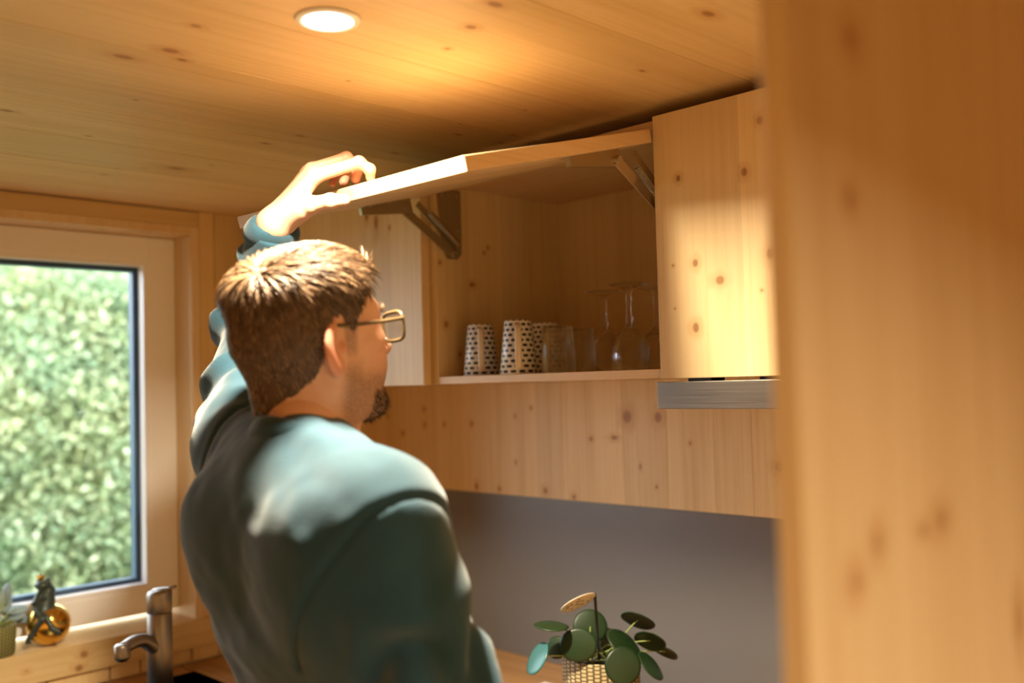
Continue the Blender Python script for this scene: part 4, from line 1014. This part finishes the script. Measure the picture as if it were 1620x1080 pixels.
def normals(V, Q):
    fn = np.cross(V[Q[:, 2]]-V[Q[:, 0]], V[Q[:, 3]]-V[Q[:, 1]]); n_ = np.zeros_like(V)
    for k in range(4):
        for a in range(3): n_[:, a] += np.bincount(Q[:, k], fn[:, a], len(V))
    return n_/(np.linalg.norm(n_, axis=1)[:, None]+1e-12)
wn = normals(wv, wq)
def axis_t(p, a, b): ab = b-a; return ((p-a)@ab)/(ab@ab)
dsp = .0095*vnoise(wv, (11, 9, 7), 1)+.0075*vnoise(wv@rot('X', .6), (26, 9, 20), 2)+.0028*vnoise(wv, (45, 45, 40), 3)
tl = axis_t(wv, SL, EL); dl_ = np.linalg.norm(wv-SL-np.clip(tl, 0, 1)[:, None]*(EL-SL), axis=1)
onL = np.exp(-np.maximum(dl_-.085, 0)/.01)*(tl > -.2)
dsp += onL*(.0085*np.sin(tl*17+6*vnoise(wv, (14,)*3, 5)))*sst(tl, -.1, .3)
tf = axis_t(wv, EL, WL); df = np.linalg.norm(wv-EL-np.clip(tf, 0, 1)[:, None]*(WL-EL), axis=1); onF = np.exp(-np.maximum(df-.065, 0)/.01)*(tf > 0)*(tf < 1)
dsp += onF*.006*np.sin(tf*20+5*vnoise(wv, (18,)*3, 6))
tr_ = axis_t(wv, SR, ER); dr_ = np.linalg.norm(wv-SR-np.clip(tr_, 0, 1)[:, None]*(ER-SR), axis=1); onR = np.exp(-np.maximum(dr_-.075, 0)/.01)*(wv[:, 1] < .95)
dsp += onR*.014*np.sin((tr_*11+wv[:, 0]*26)+7*vnoise(wv, (12,)*3, 7))*sst(tr_, .15, .5)
# armhole seams
for s0, n0, msk in ((np.array([.704, .836, 1.445]), np.array([-.12, -.846, -.53]), (wv[:, 1] < 1.0) & (wv[:, 2] > 1.22)), (np.array([.70, 1.235, 1.50]), np.array([.1, .90, .2]), (wv[:, 1] > 1.15) & (wv[:, 2] > 1.3))):
    q = (wv-s0)@(n0/np.linalg.norm(n0)); dsp += msk*(-.0045*np.exp(-(q/.0032)**2)+.0008*np.exp(-((q+.011)/.007)**2))
def knit_mat(name, rib=0):
    m, n, l = newmat(name); b = n['Principled BSDF']; g = n.new('ShaderNodeNewGeometry')
    t = n.new('ShaderNodeTexNoise'); t.inputs['Scale'].default_value = 350; t.inputs['Detail'].default_value = 3; l.new(g.outputs['Position'], t.inputs['Vector'])
    t2 = n.new('ShaderNodeTexNoise'); t2.inputs['Scale'].default_value = 9; t2.inputs['Detail'].default_value = 4; l.new(g.outputs['Position'], t2.inputs['Vector'])
    f = math_(n, l, 'ADD', math_(n, l, 'MULTIPLY', t.outputs[0], .6), math_(n, l, 'MULTIPLY', t2.outputs[0], .4))
    l.new(mixc(n, l, f, (.010, .037, .060), (.018, .060, .092)), b.inputs['Base Color']); b.inputs['Roughness'].default_value = .85; b.inputs['Specular IOR Level'].default_value = .2
    b.inputs['Sheen Weight'].default_value = .25; b.inputs['Sheen Roughness'].default_value = .5
    bp = n.new('ShaderNodeBump'); bp.inputs['Distance'].default_value = .001; bp.inputs['Strength'].default_value = .35; l.new(t.outputs[0], bp.inputs['Height']); l.new(bp.outputs[0], b.inputs['Normal'])
    return m
knit = knit_mat('teal_sweatshirt_cotton')
sw = add('sweatshirt', (wv+wn*dsp[:, None], wq), knit, person, True)
# collar: ribbed band round the neck
cc = np.array([.702, 1.080, 1.485]); P_ = []
for k in range(72):
    t = 2*math.pi*k/72; P_.append(cc+np.array([.062*math.cos(t), .062*math.sin(t), -.016*math.cos(t)+.003*math.cos(2*t)]))
v_, f_ = tube(np.array(P_), .0145, 12, True, ry=.0070)
add('collar', (v_, f_), knit, sw, True)
# cuff
ud = (EL-WL)/np.linalg.norm(EL-WL); P_ = [WL+ud*d for d in (.058, .045, .03, .018, .012, .014, .022, .04)]
v_, f_ = tube(np.array(P_), [.044, .0415, .0395, .0395, .0385, .0365, .036, .037], 40, cap=False)
a_ = np.arctan2((v_-WL)@np.cross(ud, (0, 0, 1)), (v_-WL)@np.cross(ud, np.cross(ud, (0, 0, 1))))
add('cuff', (v_+np.outer(.0006*np.sin(a_*26), ud)*0, f_), knit, sw, True)
# trousers and shoes
jean = plain('dark_blue_denim', (.022, .032, .055), .85)
def trousers(P):
    d = rcone(P, (.76, .98, .93), (.76, 1.13, .93), .102, .102)
    for a, b, c in ((HIPR, KNR, ANR), (HIPL, KNL, ANL)): d = smin(d, smin(rcone(P, a, b, .095, .07), rcone(P, b, c, .07, .058), .03), .03)
    return smax(smax(d, .05-P[..., 2], .01), P[..., 2]-.985, .01)
jv, jq = sdf_mesh(trousers, (.56, .80, .03), (.94, 1.30, 1.02), .008)
jn = normals(jv, jq); add('trousers', (jv+jn*(.006*vnoise(jv, (14, 14, 9), 8))[:, None], jq), jean, person, True)
shoe_m = plain('dark_shoe_leather', (.03, .025, .02), .5)
for A_ in (ANR, ANL):
    def shoe(P, A_=A_):
        d = smin(rcone(P, (A_[0]-.02, A_[1], .05), (A_[0]+.15, A_[1], .036), .048, .038), rcone(P, (A_[0], A_[1], .05), (A_[0], A_[1], .10), .05, .05), .03)
        return smax(d, -P[..., 2]+.002, .006)
    v_, q_ = sdf_mesh(shoe, (A_[0]-.09, A_[1]-.07, -.01), (A_[0]+.21, A_[1]+.07, .17), .006); add('shoe', (v_, q_), shoe_m, person, True)
